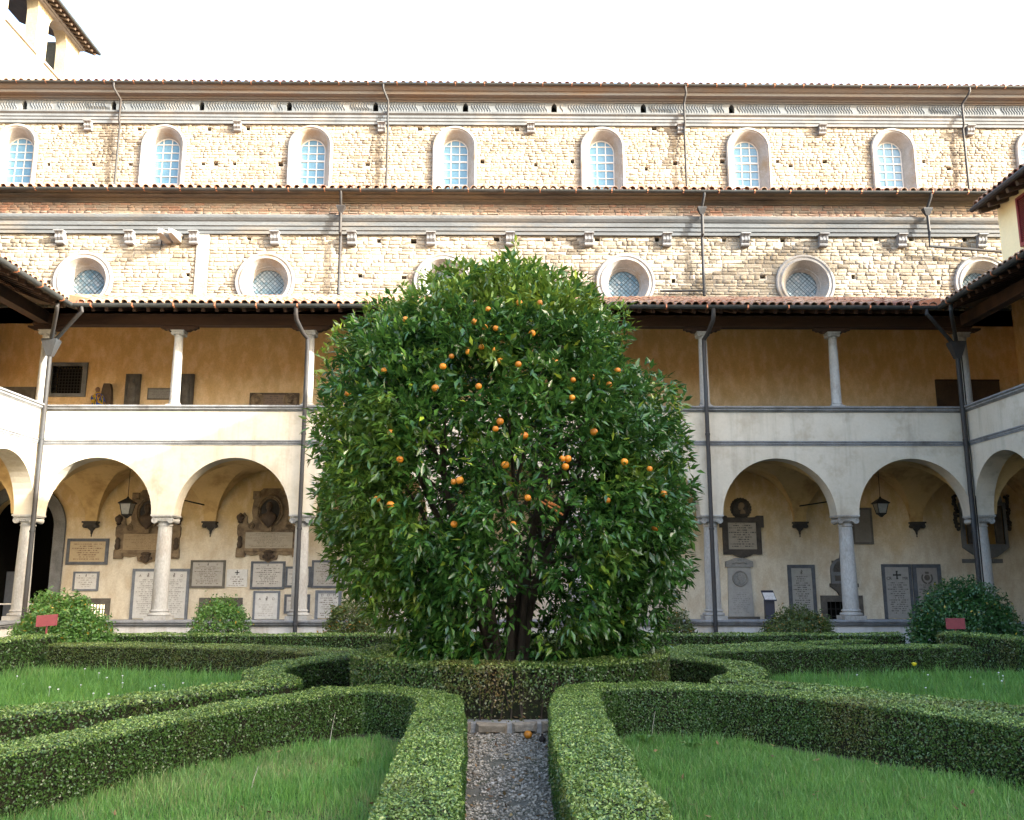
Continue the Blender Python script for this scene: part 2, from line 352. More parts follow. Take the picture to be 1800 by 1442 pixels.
# ================================================================== shared cloister pieces
SPR = 3.26; RAD = 1.46; BAY = 3.5; SLOPE = .36; ROOF0 = 8.58
def arch_pts(uc, z, r, n=28):
    return [(uc-r*math.cos(math.pi*i/n), z+r*math.sin(math.pi*i/n)) for i in range(n+1)]
def spiral(mb, cx, y, cz, r, sgn, rad=.012, turns=2.1, n=34):
    mb.tube([(cx+sgn*r*(1-.86*i/n)*math.cos(R(90)+turns*2*math.pi*i/n), y, cz+r*(1-.86*i/n)*math.sin(R(90)+turns*2*math.pi*i/n)) for i in range(n+1)], rad, 5)
def column_meshes(h, rb, rt, s):
    """base, shaft, capital standing on z=0; s = size of plinth"""
    b = MB().box(-s/2, s/2, -s/2, s/2, 0, .1*s/.56)
    k = s/.56; z = .1*k
    b.lathe([(.265*k,z),(.285*k,z+.03*k),(.27*k,z+.065*k),(.225*k,z+.075*k),(.215*k,z+.1*k),(.24*k,z+.115*k),(.235*k,z+.14*k),(rb*1.02,z+.155*k),(rb,z+.2*k)], n=28)
    zb = z+.2*k; zt = h-.29*k
    prof = [(rb+(rt-rb)*(t**1.6), zb+(zt-zb)*t) for t in [i/10 for i in range(11)]]
    sh = MB().lathe(prof, n=28)
    c = MB().lathe([(rt,zt),(rt*1.13,zt+.012*k),(rt*1.13,zt+.035*k),(rt,zt+.045*k),(rt,zt+.085*k),(rt*1.2,zt+.11*k),(rt*1.28,zt+.15*k),(rt*1.2,zt+.18*k)], n=28)
    for sx in (-1, 1):
        c.lathe([(.078*k,-.235*k),(.078*k,-.2*k),(.055*k,-.08*k),(.05*k,0),(.055*k,.08*k),(.078*k,.2*k),(.078*k,.235*k)], (sx*.2*k,0,zt+.145*k), 16, 'y')
        for sy in (-1, 1): spiral(c, sx*.2*k, sy*.238*k, zt+.145*k, .078*k, -sx, .011*k)
    for sy in (-1, 1):
        c.box(-.2*k,.2*k,sy*.2*k-.03*k,sy*.2*k+.03*k,zt+.165*k,zt+.215*k)
        for i in range(5): c.lathe([(.001,0),(.022*k,.012*k),(.026*k,.03*k),(.001,.055*k)], ((i-2)*.052*k, sy*.215*k, zt+.115*k), 8)
    c.box(-.265*k,.265*k,-.265*k,.265*k,zt+.222*k,zt+.252*k); c.box(-.29*k,.29*k,-.29*k,.29*k,zt+.252*k,zt+.29*k)
    return (b.mesh('base', MT['column'], True), sh.mesh('column', MT['column'], True), c.mesh('capital', MT['column'], True))
LOW = column_meshes(2.62, .2, .168, .56)
UPP = column_meshes(2.07, .128, .108, .34)
# timber head that spreads the load of the beam over an upper column
hb = MB()
def _head(fn):
    prof = [(-.5,.13),(.5,.13),(.5,.085),(.44,.075),(.4,.04),(.33,.045),(.27,.0),(-.27,.0),(-.33,.045),(-.4,.04),(-.44,.075),(-.5,.085)]
    hb.poly(prof, [], fn, -.09, .09)
_head(lambda a, b, d: (a, d, b))
HEAD = hb.mesh('timber_head', MT['wood'])
def put_column(name, meshes, parent, x, y, z, rz=0, head=False):
    o = inst(name, meshes[1], parent, (x, y, z), (0, 0, rz))
    for nm, me in (('base', meshes[0]), ('capital', meshes[2])):
        c = bpy.data.objects.new(nm, me); col.objects.link(c); c.parent = o
    if head:
        c = bpy.data.objects.new('timber_head', HEAD); col.objects.link(c); c.parent = o; c.location = (0, 0, 2.07)
    return o
# barrel tile, up-slope = +y
def tile_geo(n=6, L0=.46, r0=.105, r1=.085, th=.018):
    v, f = [], []
    for yy, rr in ((0, r0), (L0, r1)):
        for q in (0, th):
            for i in range(n+1):
                a = math.pi*i/n; v.append(((rr-q)*math.cos(a), yy, (rr-q)*math.sin(a)*.95))
    m = n+1
    for i in range(n):
        f.append((i, i+1, 2*m+i+1, 2*m+i)); f.append((i, m+i, m+i+1, i+1)); f.append((m+i, 3*m+i, 3*m+i+1, m+i+1))
    return v, f
TV, TF = tile_geo()
TILE = MB().add(TV, TF).mesh('tile', MT['tile'], True)
TVn, TFn = np.array(TV), np.array(TF)
def tile_field(spots, rz, parent, keep, name='tile'):
    """spots: (x,y,z) in the order in which they show; the first `keep` become objects, the rest one mesh"""
    a = math.atan(SLOPE)
    rest = []
    for i, p in enumerate(spots):
        j = (random.uniform(-.012,.012), random.uniform(-.02,.02), random.uniform(-.006,.01)); tw = random.uniform(-.05,.05)
        p = (p[0]+j[0], p[1]+j[1], p[2]+j[2])
        if i < keep: inst(name, TILE, parent, p, (a+random.uniform(-.02,.02), 0, rz+tw))
        else: rest.append((p, rz+tw))
    if rest:
        ca, sa = math.cos(a), math.sin(a)
        V = TVn.copy(); V = np.stack([V[:,0], V[:,1]*ca-V[:,2]*sa, V[:,1]*sa+V[:,2]*ca], 1)
        allv, allf, rn = [], [], []
        for k, (p, r) in enumerate(rest):
            c, s = math.cos(r), math.sin(r)
            allv.append(np.stack([V[:,0]*c-V[:,1]*s+p[0], V[:,0]*s+V[:,1]*c+p[1], V[:,2]+p[2]], 1)); allf.append(TFn+k*len(V)); rn += [random.random()]*len(TFn)
        np_mesh('tile_courses', np.concatenate(allv), np.concatenate(allf), MT['tile'], parent, WL[parent], 'stuff', {'rnd': rn})
# groin vault
def vault(mb, T, u0, u1, v0, v1, n=16):
    ca, cb = (u0+u1)/2, (v0+v1)/2; Ra, Rb = (u1-u0)/2-.16, (v1-v0)/2-.13; H = 1.56
    s = [-math.cos(math.pi*i/n) for i in range(n+1)]
    A = [u0]+[ca+Ra*q for q in s]+[u1]; B = [v0]+[cb+Rb*q for q in s]+[v1]; m = n+3
    def z(a, b):
        za = H*math.sqrt(max(0, 1-((a-ca)/Ra)**2)); zb = H*math.sqrt(max(0, 1-((b-cb)/Rb)**2)); return SPR+.03+max(za, zb)
    vs = [T(a, b, z(a, b)) for a in A for b in B]; fs = []
    for i in range(m-1):
        for j in range(m-1):
            q = (i*m+j, (i+1)*m+j, (i+1)*m+j+1, i*m+j+1)
            if (i < m/2) == (j < m/2): fs += [(q[0], q[1], q[2]), (q[0], q[2], q[3])]
            else: fs += [(q[0], q[1], q[3]), (q[1], q[2], q[3])]
    mb.add(vs, fs)
cb = MB()
for w0, w1, d, z0, z1 in ((.42,.42,.27,.27,.32),(.36,.36,.23,.22,.27)): cb.box(-w0/2, w1/2, -d, .02, z0, z1)
cb.loft([[(-w,.02,z),(w,.02,z),(w,-d,z),(-w,-d,z)] for w,d,z in ((.025,.04,0),(.03,.06,.05),(.075,.1,.1),(.1,.13,.15),(.15,.19,.19),(.17,.21,.22))])
for sx in (-1, 1): cb.lathe([(.055,-.2),(.06,-.1),(.05,0)], (sx*.16,0,.19), 10, 'y')
cb.lathe([(.004,-.13),(.02,-.11),(.012,-.07),(.03,-.03),(.03,.01)], (0,-.035,0), 8)
CORBEL = cb.mesh('corbel', MT['corbel'], True)

def offs(T): return T
def wing(name, label, T, rz, u_lo, u_hi, bays, holes_low=(), holes_up=(), ucols=(), vaults=(), rafters=64, tiles=None, keep=300, corner=False, back=(-3.6, 28.1)):
    W = thing(name, label, 'building', T((u_lo+u_hi)/2, 0, 0))
    fn = lambda a, b, d: T(a, d, b)
    # arcade wall: outline with the arches cut out of its lower edge
    out = [(u_lo, SPR)]
    for k in range(bays):
        c = k*BAY+BAY/2; out += arch_pts(c, SPR, RAD)
    out = [(max(p[0], u_lo), p[1]) for p in out] + [(u_hi, SPR), (u_hi, 5.94), (u_lo, 5.94)]
    MB().poly(out, [], fn, -.25, .25).build('arcade_wall', MT['facade'], W)
    # low podium under the columns with its coping
    e0, e1 = (u_lo, u_hi)
    MB().sweepx([(-.21,0),(.21,0),(.21,.5),(-.21,.5)], e0+.003, e1, T).build('podium_wall', MT['podium'], W)
    pl = u_lo if not corner else .37
    MB().sweepx([(-.25,.49),(.25,.49),(.25,.64),(-.3,.64),(-.33,.62),(-.33,.585),(-.29,.57),(-.29,.53),(-.25,.515)], pl, e1, T).build('coping', MT['serena'], W)
    MB().sweepx([(-.24,5.05),(-.24,5.17),(-.305,5.17),(-.305,5.14),(-.285,5.13),(-.285,5.09),(-.27,5.08),(-.27,5.05)], pl-.08 if corner else pl, e1, T).build('string_course', MT['serena'], W)
    MB().sweepx([(-.26,5.93),(.26,5.93),(.3,5.98),(.3,6.08),(-.36,6.08),(-.36,6.04),(-.32,6.02),(-.32,5.98),(-.29,5.96)], pl+.01 if corner else pl, e1, T).build('parapet_coping', MT['serena'], W)
    MB().sweepx([(-.13,8.29),(.13,8.29),(.13,8.6),(-.13,8.6)], pl-.1, e1, T).build('eaves_beam', MT['wood'], W)
    for u in ucols:
        p = T(u, 0, .64); put_column('column', LOW, W, p[0], p[1], .64, rz)
        put_column('upper_column', UPP, W, p[0], p[1], 6.08, rz, True)
    # walls behind the walks, vaults, floors, roof
    b0, b1 = back
    MB().poly([(b0,.2),(b1,.2),(b1,5.2),(b0,5.2)], holes_low, fn, 3.6, 3.9, sides=True, back=False).build('walk_wall', MT['ochre_low'], W)
    MB().poly([(b0,5.2),(b1,5.2),(b1,10.2),(b0,10.2)], holes_up, fn, 3.6, 3.9, sides=True, back=False).build('loggia_wall', MT['ochre_up'], W)
    vb = MB()
    for a, b in vaults: vault(vb, T, a, b, .25, 3.6)
    vb.build('vault', MT['vault'], W, smooth=True, angle=25)
    MB().sweepx([(.21,.1),(3.6,.1),(3.6,.3),(.21,.3)], b0, b1, T).build('walk_floor', MT['serena'], W)
    MB().sweepx([(.25,5.2),(3.6,5.2),(3.6,5.3),(.25,5.3)], b0, b1, T).build('loggia_floor', MT['serena'], W)
    v0 = -1.02; zr = lambda v: ROOF0+SLOPE*(v-v0)
    q = [(-v0, v0), (e1 if corner else 24.5+v0, v0), (e1 if corner else 24.5+3.6, 3.6), (-3.6, 3.6)]
    vs = [T(u, v, zr(v)) for u, v in q]+[T(u, v, zr(v)-.07) for u, v in q]
    roof = MB().add(vs, [(0,1,2,3),(7,6,5,4),(0,4,5,1),(1,5,6,2),(2,6,7,3),(3,7,4,0)]).build('roof', MT['board'], W)
    rb = MB(); a = math.atan(SLOPE)
    rm = MB().box(-.045, .045, 0, 4.7, -.115, -.01).mesh('rafter', MT['wood'])
    for k in range(rafters):
        u = 1.25+k*.352
        if u > e1-.2 and corner or u > 23.3: break
        p = T(u, v0+.04, zr(v0+.04)-.075); inst('rafter', rm, W, p, (a, 0, rz))
    # half-round gutter on its clips
    gp = [(v0-.085+.085*math.cos(t)*1.0, ROOF0-.02+.085*math.sin(t)) for t in [R(180)+R(180)*i/8 for i in range(9)]]
    gp += [(v0-.085+.073*math.cos(t), ROOF0-.02+.073*math.sin(t)) for t in [R(360)-R(180)*i/8 for i in range(9)]]
    g0 = -v0+.0 if corner else -v0-.0; g1 = e1 if corner else 24.5+v0
    MB().sweepx(gp, g0, g1, T).build('gutter', MT['gutter'], W, smooth=True)
    ck = MB()
    for k in range(int((g1-g0)/1.05)):
        u = g0+.6+k*1.05; ck.sweepx([(v0-.175,ROOF0-.09),(v0-.13,ROOF0-.118),(v0-.04,ROOF0-.118),(v0-.04,ROOF0-.108),(v0-.125,ROOF0-.108),(v0-.163,ROOF0-.08),(v0-.163,ROOF0-.015),(v0-.175,ROOF0-.015)], u, u+.035, T)
    ck.build('gutter_clips', MT['copper'], W, kind='stuff')
    # tiles
    spots = []
    if tiles:
        ulo, uhi, rows, step = tiles
        for r in range(rows):
            for k in range(int((uhi-ulo)/step)):
                u = ulo+k*step+.1; v = v0-.06+r*.39/math.sqrt(1+SLOPE**2)*1.0
                if not corner and not (-v+.12 < u < 24.5+v-.12): continue
                if corner and u < -v+.12: continue
                p = T(u, v, zr(v)+.03); spots.append(p)
        tile_field(spots, rz, roof, keep)
    return W, roof
TB = lambda u, v, z: (XL+u, YC+v, z)
TL = lambda u, v, z: (XL-v, YC-u, z)
TR = lambda u, v, z: (XR+v, YC-u, z)
def prect(x0, y0, x1, y1, Y=YB):
    """pixel rectangle on the back wall -> (u0,z0,u1,z1)"""
    a = atY((x0+x1)/2, y0, Y); b = atY((x0+x1)/2, y1, Y); c = atY(x0, (y0+y1)/2, Y); d = atY(x1, (y0+y1)/2, Y)
    return (c[0], min(a[1], b[1]), d[0], max(a[1], b[1]))
def hole(x0, z0, x1, z1): return [(x0-XL, z0), (x1-XL, z0), (x1-XL, z1), (x0-XL, z1)]
W1 = prect(160, 1063, 184, 1092); W2 = prect(382, 1062, 416, 1092); W3 = prect(1454, 1058, 1505, 1092); W4 = prect(92, 644, 145, 692)
W1 = (W1[0]-.25, .36, W1[2], W1[3]); W2 = (W2[0], .36, W2[2], W2[3]); W3 = (W3[0], .36, W3[2], W3[3])
DX0, DX1 = -15.15, -13.25; dr = (DX1-DX0)/2
door = [(DX0-XL, .22), (DX1-XL, .22)]+[(p[0]-XL, p[1]) for p in reversed(arch_pts((DX0+DX1)/2, 3.15, dr, 20))]
ucb = [i*BAY for i in range(8)]
back_wing, back_roof = wing('cloister_wing', 'cream two-storey arcade wing facing the camera across the garden, below the church', TB, 0, -.25, 24.75, 7,
    [hole(*W1), hole(*W2), hole(*W3), door], [hole(*W4)], ucb,
    [(-3.6+.0, 0)]+[(i*BAY, (i+1)*BAY) for i in range(7)]+[(24.5, 28.1)], tiles=(-4, 28.5, 12, .219), keep=300)
for i in range(8):
    inst('corbel', CORBEL, back_wing, (XL+i*BAY, YB, 3.0))
left_wing, left_roof = wing('cloister_wing', 'sunlit arcade wing of which one white arch shows at the left edge', TL, R(90), .25, 24.5, 7, (), (), [BAY*i for i in (1,2,3,4)],
    [(i*BAY, (i+1)*BAY) for i in range(4)], tiles=(1, 8, 6, .219), keep=40, corner=True, back=(-3.6, 24.5))
right_wing, right_roof = wing('cloister_wing', 'shaded arcade wing at the right edge under the yellow house', TR, R(-90), .25, 24.5, 7, (), (), [BAY*i for i in (1,2,3,4)],
    [(i*BAY, (i+1)*BAY) for i in range(4)], tiles=(1, 9, 6, .219), keep=70, corner=True, back=(-3.6, 24.5))

# downpipes of the cloister
def pipe(parent, pts, r=.055, name='downpipe', mat=None):
    mb = MB().tube(pts, r, 12)
    for a, b in zip(pts[:-1], pts[1:]):
        L = (Vector(b)-Vector(a)).length
        if abs(Vector(b).z-Vector(a).z) > 1.5:
            for t in (.3, .62, .93): 
                p = Vector(a).lerp(Vector(b), t); mb.lathe([(r,-.03),(r*1.22,-.025),(r*1.22,.025),(r,.03)], p, 12)
    return mb.build(name, mat or MT['pipe'], parent, smooth=True)
for x, gx in ((-5.12, -5.3), (5.30, 5.42)):
    pipe(back_wing, [(gx, YC-1.1, 8.5), (gx, YC-1.08, 8.33), (gx, YC-.98, 8.2), ((gx+x)/2, YC-.6, 7.95), (x, YC-.42, 7.85), (x, YC-.4, 7.6), (x, YC-.4, .02)])
for X, sg, W in ((-11.8, 1, left_wing), (11.98, -1, right_wing)):
    y = YC-.42
    mb = MB().loft([[(X-w, y-d, z), (X+w, y-d, z), (X+w, y+d, z), (X-w, y+d, z)] for w, d, z in ((.07,.07,7.35),(.2,.14,7.75),(.2,.14,7.8))])
    mb.build('rain_hopper', MT['pipe'], back_wing)
    pipe(back_wing, [(X, y, 7.4), (X, y, .02)], .058)
    pipe(back_wing, [(X+sg*1.05, YC-1.1, 8.52), (X+sg*1.05, YC-1.1, 8.36), (X+sg*.95, YC-1.06, 8.28), (X+sg*.1, y, 7.78)], .05)
    pipe(W, [(X+sg*.62, YC-1.5, 8.52), (X+sg*.62, YC-1.5, 8.36), (X+sg*.58, YC-1.42, 8.28), (X+sg*.02, y-.05, 7.78)], .05)
for dx in (.09, .14):
    MB().tube([(11.98+dx, YC-.36, 7.7), (11.98+dx, YC-.36, .5)], .018, 6).build('cable', MT['iron'], back_wing)
# metal sheet closing the gutter corner
for X, s in ((XL+1.02, 1), (XR-1.02, -1)):
    MB().add([(X, YC-1.11, 8.5),(X+s*.62, YC-1.11, 8.5),(X+s*.55, YC-1.05, 8.72),(X, YC-1.05, 8.82),(X, YC-1.09, 8.5),(X+s*.62, YC-1.09, 8.5),(X+s*.55, YC-1.03, 8.72),(X, YC-1.03, 8.82)],
             [(0,1,2,3),(7,6,5,4),(0,4,5,1),(1,5,6,2),(2,6,7,3),(3,7,4,0)]).build('valley_flashing', MT['copper'], back_wing)
# arched stone doorway at the end of the left walk
mb = MB(); c = (DX0+DX1)/2
o_, i_ = [], []
for w, d in ((.0, 0), (.16, .02), (.3, .05)): pass
out = [(c-dr-.34,.3)]+arch_pts(c, 3.15, dr+.34, 24)+[(c+dr+.34,.3),(c+dr,.3)]+list(reversed(arch_pts(c, 3.15, dr, 24)))+[(c-dr,.3)]
mb.poly(out, [], lambda a, b, d: (a, d, b), YB-.06, YB+.02)
out = [(c-dr-.34,.3)]+arch_pts(c, 3.15, dr+.34, 24)+[(c+dr+.34,.3),(c+dr+.24,.3)]+list(reversed(arch_pts(c, 3.15, dr+.24, 24)))+[(c-dr-.24,.3)]
mb.poly(out, [], lambda a, b, d: (a, d, b), YB-.1, YB-.061)
mb.build('door_surround', MT['serena'], back_wing)
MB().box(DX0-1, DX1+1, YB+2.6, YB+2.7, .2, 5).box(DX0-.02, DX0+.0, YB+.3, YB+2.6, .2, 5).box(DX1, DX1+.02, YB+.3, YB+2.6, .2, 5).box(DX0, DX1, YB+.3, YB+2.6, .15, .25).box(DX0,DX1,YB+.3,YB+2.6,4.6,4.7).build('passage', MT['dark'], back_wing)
# barred openings
def barred(W, frame, nx, nz, glow=None, fr=MT['serena_dk'], depth=.22):
    x0, z0, x1, z1 = W
    f = MB().poly([(frame[0],frame[1]),(frame[2],frame[1]),(frame[2],frame[3]),(frame[0],frame[3])], [[(x0,z0),(x1,z0),(x1,z1),(x0,z1)]], lambda a, b, d: (a, d, b), YB-.05, YB+depth).build('window', fr, back_wing)
    b = MB()
    for i in range(nx): b.box(x0+(x1-x0)*(i+1)/(nx+1)-.012, x0+(x1-x0)*(i+1)/(nx+1)+.012, YB+.05, YB+.074, z0, z1)
    for i in range(nz): b.box(x0, x1, YB+.03, YB+.05, z0+(z1-z0)*(i+1)/(nz+1)-.012, z0+(z1-z0)*(i+1)/(nz+1)+.012)
    o = b.build('bars', MT['iron'], f)
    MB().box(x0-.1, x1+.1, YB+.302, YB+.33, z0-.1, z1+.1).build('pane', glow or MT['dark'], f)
glow = mat_plain('lit_room', (.8,.7,.5), .8, emit=(1,.83,.5), es=.45)
fr1 = prect(150, 1052, 193, 1092); barred(W1, (fr1[0]-.3, .305, fr1[2], fr1[3]), 6, 3, glow)
fr2 = prect(350, 1051, 426, 1092); barred(W2, (fr2[0], .305, fr2[2], fr2[3]), 3, 2)
fr3 = prect(1443, 1047, 1517, 1092); barred(W3, (fr3[0], .305, fr3[2], fr3[3]), 5, 2)
fr4 = prect(86, 638, 153, 698); barred(W4, fr4, 9, 8, fr=MT['serena'])
# iron rods left in the vaults
for a, b in (((325, 880), (368, 890)), ((1410, 892), (1445, 880))):
    p = atY(*a, 25.6); q = atY(*b, YB)
    MB().tube([(p[0], 25.6, p[1]), (q[0], YB+.02, q[1])] if a[0] < 900 else [(p[0], YB+.02, atY(*a, YB)[1]), (q[0], 25.5, atY(*b, 25.5)[1])], .02, 6).build('iron_rod', MT['iron'], back_wing)

# ================================================================== CHURCH
church = thing('church', 'long stone church rising behind the cloister, with round aisle windows and arched nave windows', 'building', (0, 29, 0))
YA, YN = 26.6, 31.9
CX = [-18.75, -13.08, -7.43, -1.87, 3.84, 9.5, 15.14, 20.8]
XW0, XW1 = -24.0, 25.0
ZO, RO_OUT, RO_GL = 10.78, .93, .5
FY = lambda Y: (lambda a, b, d: (a, Y+d, b))
def circ(cx, cz, r, n=40): return [(cx+r*math.cos(2*math.pi*i/n), cz+r*math.sin(2*math.pi*i/n)) for i in range(n)]
def archhole(cx, z0, zs, r, n=20): return [(cx-r, z0), (cx+r, z0)]+[(p[0], p[1]) for p in reversed(arch_pts(cx, zs, r, n))]
# putlog holes
aisle_put = [(85,497),(195,497),(330,483),(407,495),(511,497),(633,485),(710,488),(1012,497),(1184,494),(1341,487),(1500,487),(1650,497),(318,418),(438,420),(666,424),(727,424),(873,421),(963,421),(1050,421),(1155,421),(1273,422),(1376,422),(1540,421),(1602,421),(1696,421)]
nave_put = [(85,289),(164,289),(229,289),(357,288),(379,288),(412,288),(585,288),(493,289),(646,289),(760,289),(848,284),(942,290),(1006,284),(1102,285),(1136,297),(1187,287),(1270,284),(1367,284),(1390,292),(1450,284),(1530,284),(1624,284),(1668,297),(1795,284),(105,225),(53,226),(245,227),(368,227),(436,226),(505,227),(585,226),(738,227),(836,227),(909,228),(1028,229),(1150,226)]
def puts(lst, Y, w=.165, h=.15):
    r = []
    for px, py in lst:
        x, z = atY(px, py, Y); ww = w*random.uniform(.75,1.2); hh = h*random.uniform(.75,1.15)
        r.append((x-ww/2, z-hh/2, x+ww/2, z+hh/2))
    return r
AP = puts(aisle_put, YA); NP = puts(nave_put, YN, .18, .17)
rect = lambda r: [(r[0],r[1]),(r[2],r[1]),(r[2],r[3]),(r[0],r[3])]
# keep out of window surrounds
def clear(lst, cxs, zc, rr): return [r for r in lst if all(abs((r[0]+r[2])/2-c) > rr+.12 for c in cxs)]
NP = clear(NP, CX, 0, .86)
AP = [r for r in AP if all(math.hypot((r[0]+r[2])/2-c, (r[1]+r[3])/2-ZO) > RO_OUT+.14 for c in CX)]
ZA0, ZA1, ZN0, ZN1 = 9.4, 12.33, 14.0, 18.98
ZSN, RNO, RNG = 18.05, .86, .5          # nave window springing, outer and glass radius
aw = MB().poly([(XW0,ZA0),(XW1,ZA0),(XW1,ZA1+.1),(XW0,ZA1+.1)], [circ(c, ZO, .80) for c in CX]+[rect(r) for r in AP], FY(YA), 0, .3, back=False).build('aisle_wall', MT['mortar'], church)
nw = MB().poly([(XW0-3,ZN0),(XW1+3,ZN0),(XW1+3,ZN1+.1),(XW0-3,ZN1+.1)], [archhole(c, 15.0, ZSN, .74) for c in [CX[0]-5.65]+CX]+[rect(r) for r in NP], FY(YN), 0, .3, back=False).build('nave_wall', MT['mortar'], church)
for lst, Y in ((AP, YA), (NP, YN)):
    mb = MB()
    for r in lst: mb.box(r[0]-.01, r[2]+.01, Y+.301, Y+.31, r[1]-.01, r[3]+.01)
    mb.build('putlog_dark_backs', MT['dark'], church, kind='stuff')
# masonry: irregular courses of stones, each a chamfered block proud of the mortar
def stone_geo(w, h, d, rr):
    b = min(.035, w*.16, h*.2); j = lambda s: rr.uniform(-s, s)
    back = [(-w/2,0,-h/2),(w/2,0,-h/2),(w/2,0,h/2),(-w/2,0,h/2)]
    mid = [(x+j(.012), -d*.55, z+j(.01)) for x, _, z in back]
    fr = [(x*(1-2*b/w)+j(.012), -d+j(.012), z*(1-2*b/h)+j(.01)) for x, _, z in back]
    return back+mid+fr, [(0,1,5,4),(1,2,6,5),(2,3,7,6),(3,0,4,7),(4,5,9,8),(5,6,10,9),(6,7,11,10),(7,4,8,11),(8,9,10,11)]
rr_ = random.Random(5)
STV = []
for i in range(10):
    v, f = stone_geo(.34, .15, .045, rr_)
    STV.append([MB().add(v, f).mesh('stone', MT['stone']), MB().add(v, f).mesh('stone', MT['stone_grey']), v, f])
def masonry(parent, x0, x1, z0, z1, Y, blocked, hmin, hmax, wmin, wmax, grey, vis, keep=300):
    stones = []; z = z0
    while z < z1-.05:
        h = rr_.uniform(hmin, hmax)
        if z+h > z1: h = z1-z
        iv = [(x0, x1)]
        for a, b in blocked(z+.02, z+h-.02):
            nv = []
            for p, q in iv:
                if b <= p or a >= q: nv.append((p, q)); continue
                if a > p: nv.append((p, a))
                if b < q: nv.append((b, q))
            iv = nv
        for p, q in iv:
            x = p+rr_.uniform(0, .02)
            while x < q-.05:
                w = rr_.uniform(wmin, wmax)*(1.5 if rr_.random() < .08 else 1)
                if q-x-w < .1: w = q-x
                w = min(w, .75)
                stones.append((x+w/2, z+h/2, w-.022, h-.02)); x += w
        z += h
    stones.sort(key=lambda s: -(s[2]*s[3]) if vis(s) else 10)
    G = ([], [], []), ([], [], [])
    for i, (x, z, w, h) in enumerate(stones):
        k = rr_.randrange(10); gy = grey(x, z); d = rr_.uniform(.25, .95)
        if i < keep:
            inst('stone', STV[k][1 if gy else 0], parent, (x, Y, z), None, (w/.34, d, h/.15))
        else:
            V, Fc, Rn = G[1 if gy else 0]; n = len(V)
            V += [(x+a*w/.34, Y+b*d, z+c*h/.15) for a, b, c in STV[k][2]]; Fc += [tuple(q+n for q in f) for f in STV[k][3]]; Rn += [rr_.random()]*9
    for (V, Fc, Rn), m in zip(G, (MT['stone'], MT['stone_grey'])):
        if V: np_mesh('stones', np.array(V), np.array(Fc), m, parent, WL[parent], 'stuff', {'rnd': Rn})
STRIP = (atY(344, 470, YA)[0], atY(366, 470, YA)[0])
def blk_aisle(a, b):
    r = []
    for c in CX:
        dz = 0 if a < ZO < b else min(abs(a-ZO), abs(b-ZO))
        if dz < RO_OUT: w = math.sqrt(RO_OUT**2-dz**2)-.02; r.append((c-w, c+w))
    r += [(q[0]-.02, q[2]+.02) for q in AP if q[1] < b and q[3] > a]
    r.append(STRIP); return r
def blk_nave(a, b):
    r = []
    for c in CX:
        dz = max(0, min(a, b)-ZSN)
        if dz < RNO: w = math.sqrt(RNO**2-dz**2)-.02; r.append((c-w, c+w))
    return r+[(q[0]-.02, q[2]+.02) for q in NP if q[1] < b and q[3] > a]
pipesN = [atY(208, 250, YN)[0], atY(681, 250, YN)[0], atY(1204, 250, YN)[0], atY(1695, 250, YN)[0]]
def grey_n(x, z): return any(p-.68 < x < p-.05 for p in pipesN) and rr_.random() < .85 or rr_.random() < .12  # denser dark stones left of each nave downpipe paint in the shadow there
def grey_a(x, z): return rr_.random() < (.25 if -13 < x < 5 else .38)
masonry(aw, XW0+3, 19.5, 9.9, ZA1, YA, blk_aisle, .08, .155, .13, .42, grey_a, lambda s: -14 < s[0] < 14 and s[1] > 10.3)
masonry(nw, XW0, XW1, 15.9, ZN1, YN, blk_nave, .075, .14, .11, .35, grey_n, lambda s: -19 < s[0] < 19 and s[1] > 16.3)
MB().box(STRIP[0]+.01, STRIP[1]-.01, YA-.07, YA+.05, 9.9, ZA1).build('pilaster_strip', MT['arch_stone'], church)
# round windows
def ring_mesh(rad, nseg=48):
    prof = [(.80,.0),(.93,.0),(.93,-.09),(.90,-.115),(.86,-.115),(.845,-.09),(.80,-.09),(.775,-.12),(.74,-.12),(.72,-.08),(.58,.2),(.56,.205),(.54,.26),(.52,.3),(.5,.32),(.5,.36),(.80,.36)]
    rings = []
    for i in range(nseg):
        a = 2*math.pi*i/nseg; rings.append([(r*math.cos(a), h, r*math.sin(a)) for r, h in prof])
    rings.append(rings[0]); return MB().loft(rings, True, False)
OC = ring_mesh(1).mesh('round_window', MT['arch_stone'], True)
# leaded diamond panes and lead, one disc
def lattice(R_, s=.098):
    V, Fc, Rn, ld = [], [], [], MB(); rl = random.Random(3); n = int(R_/s*1.5)+1; e = s*.5*math.sqrt(2)*.94
    for i in range(-n, n+1):
        for j in range(-n, n+1):
            x = (i-j)*s*.7071; z = (i+j)*s*.7071
            if math.hypot(x, z) > R_-.02: continue
            k = len(V); t = rl.uniform(-.004,.004)
            V += [(x-e, t, z), (x, 0, z-e), (x+e, -t, z), (x, .003, z+e)]; Fc.append((k,k+1,k+2,k+3)); Rn.append(rl.random())
    for i in range(-n, n+1):
        o = (i+.5)*s
        if abs(o) < R_:
            L = math.sqrt(R_*R_-o*o); c = .7071
            for sg in (1, -1):
                ld.tube([((-L*c-o*c)*1, .006, (-L*c+o*c)*sg), ((L*c-o*c)*1, .006, (L*c+o*c)*sg)], .006 if i % 4 else .011, 4)
    return V, Fc, Rn, ld
LV, LF, LR, LD = lattice(.53)
LDM = LD.mesh('lead_bars', MT['lead'])
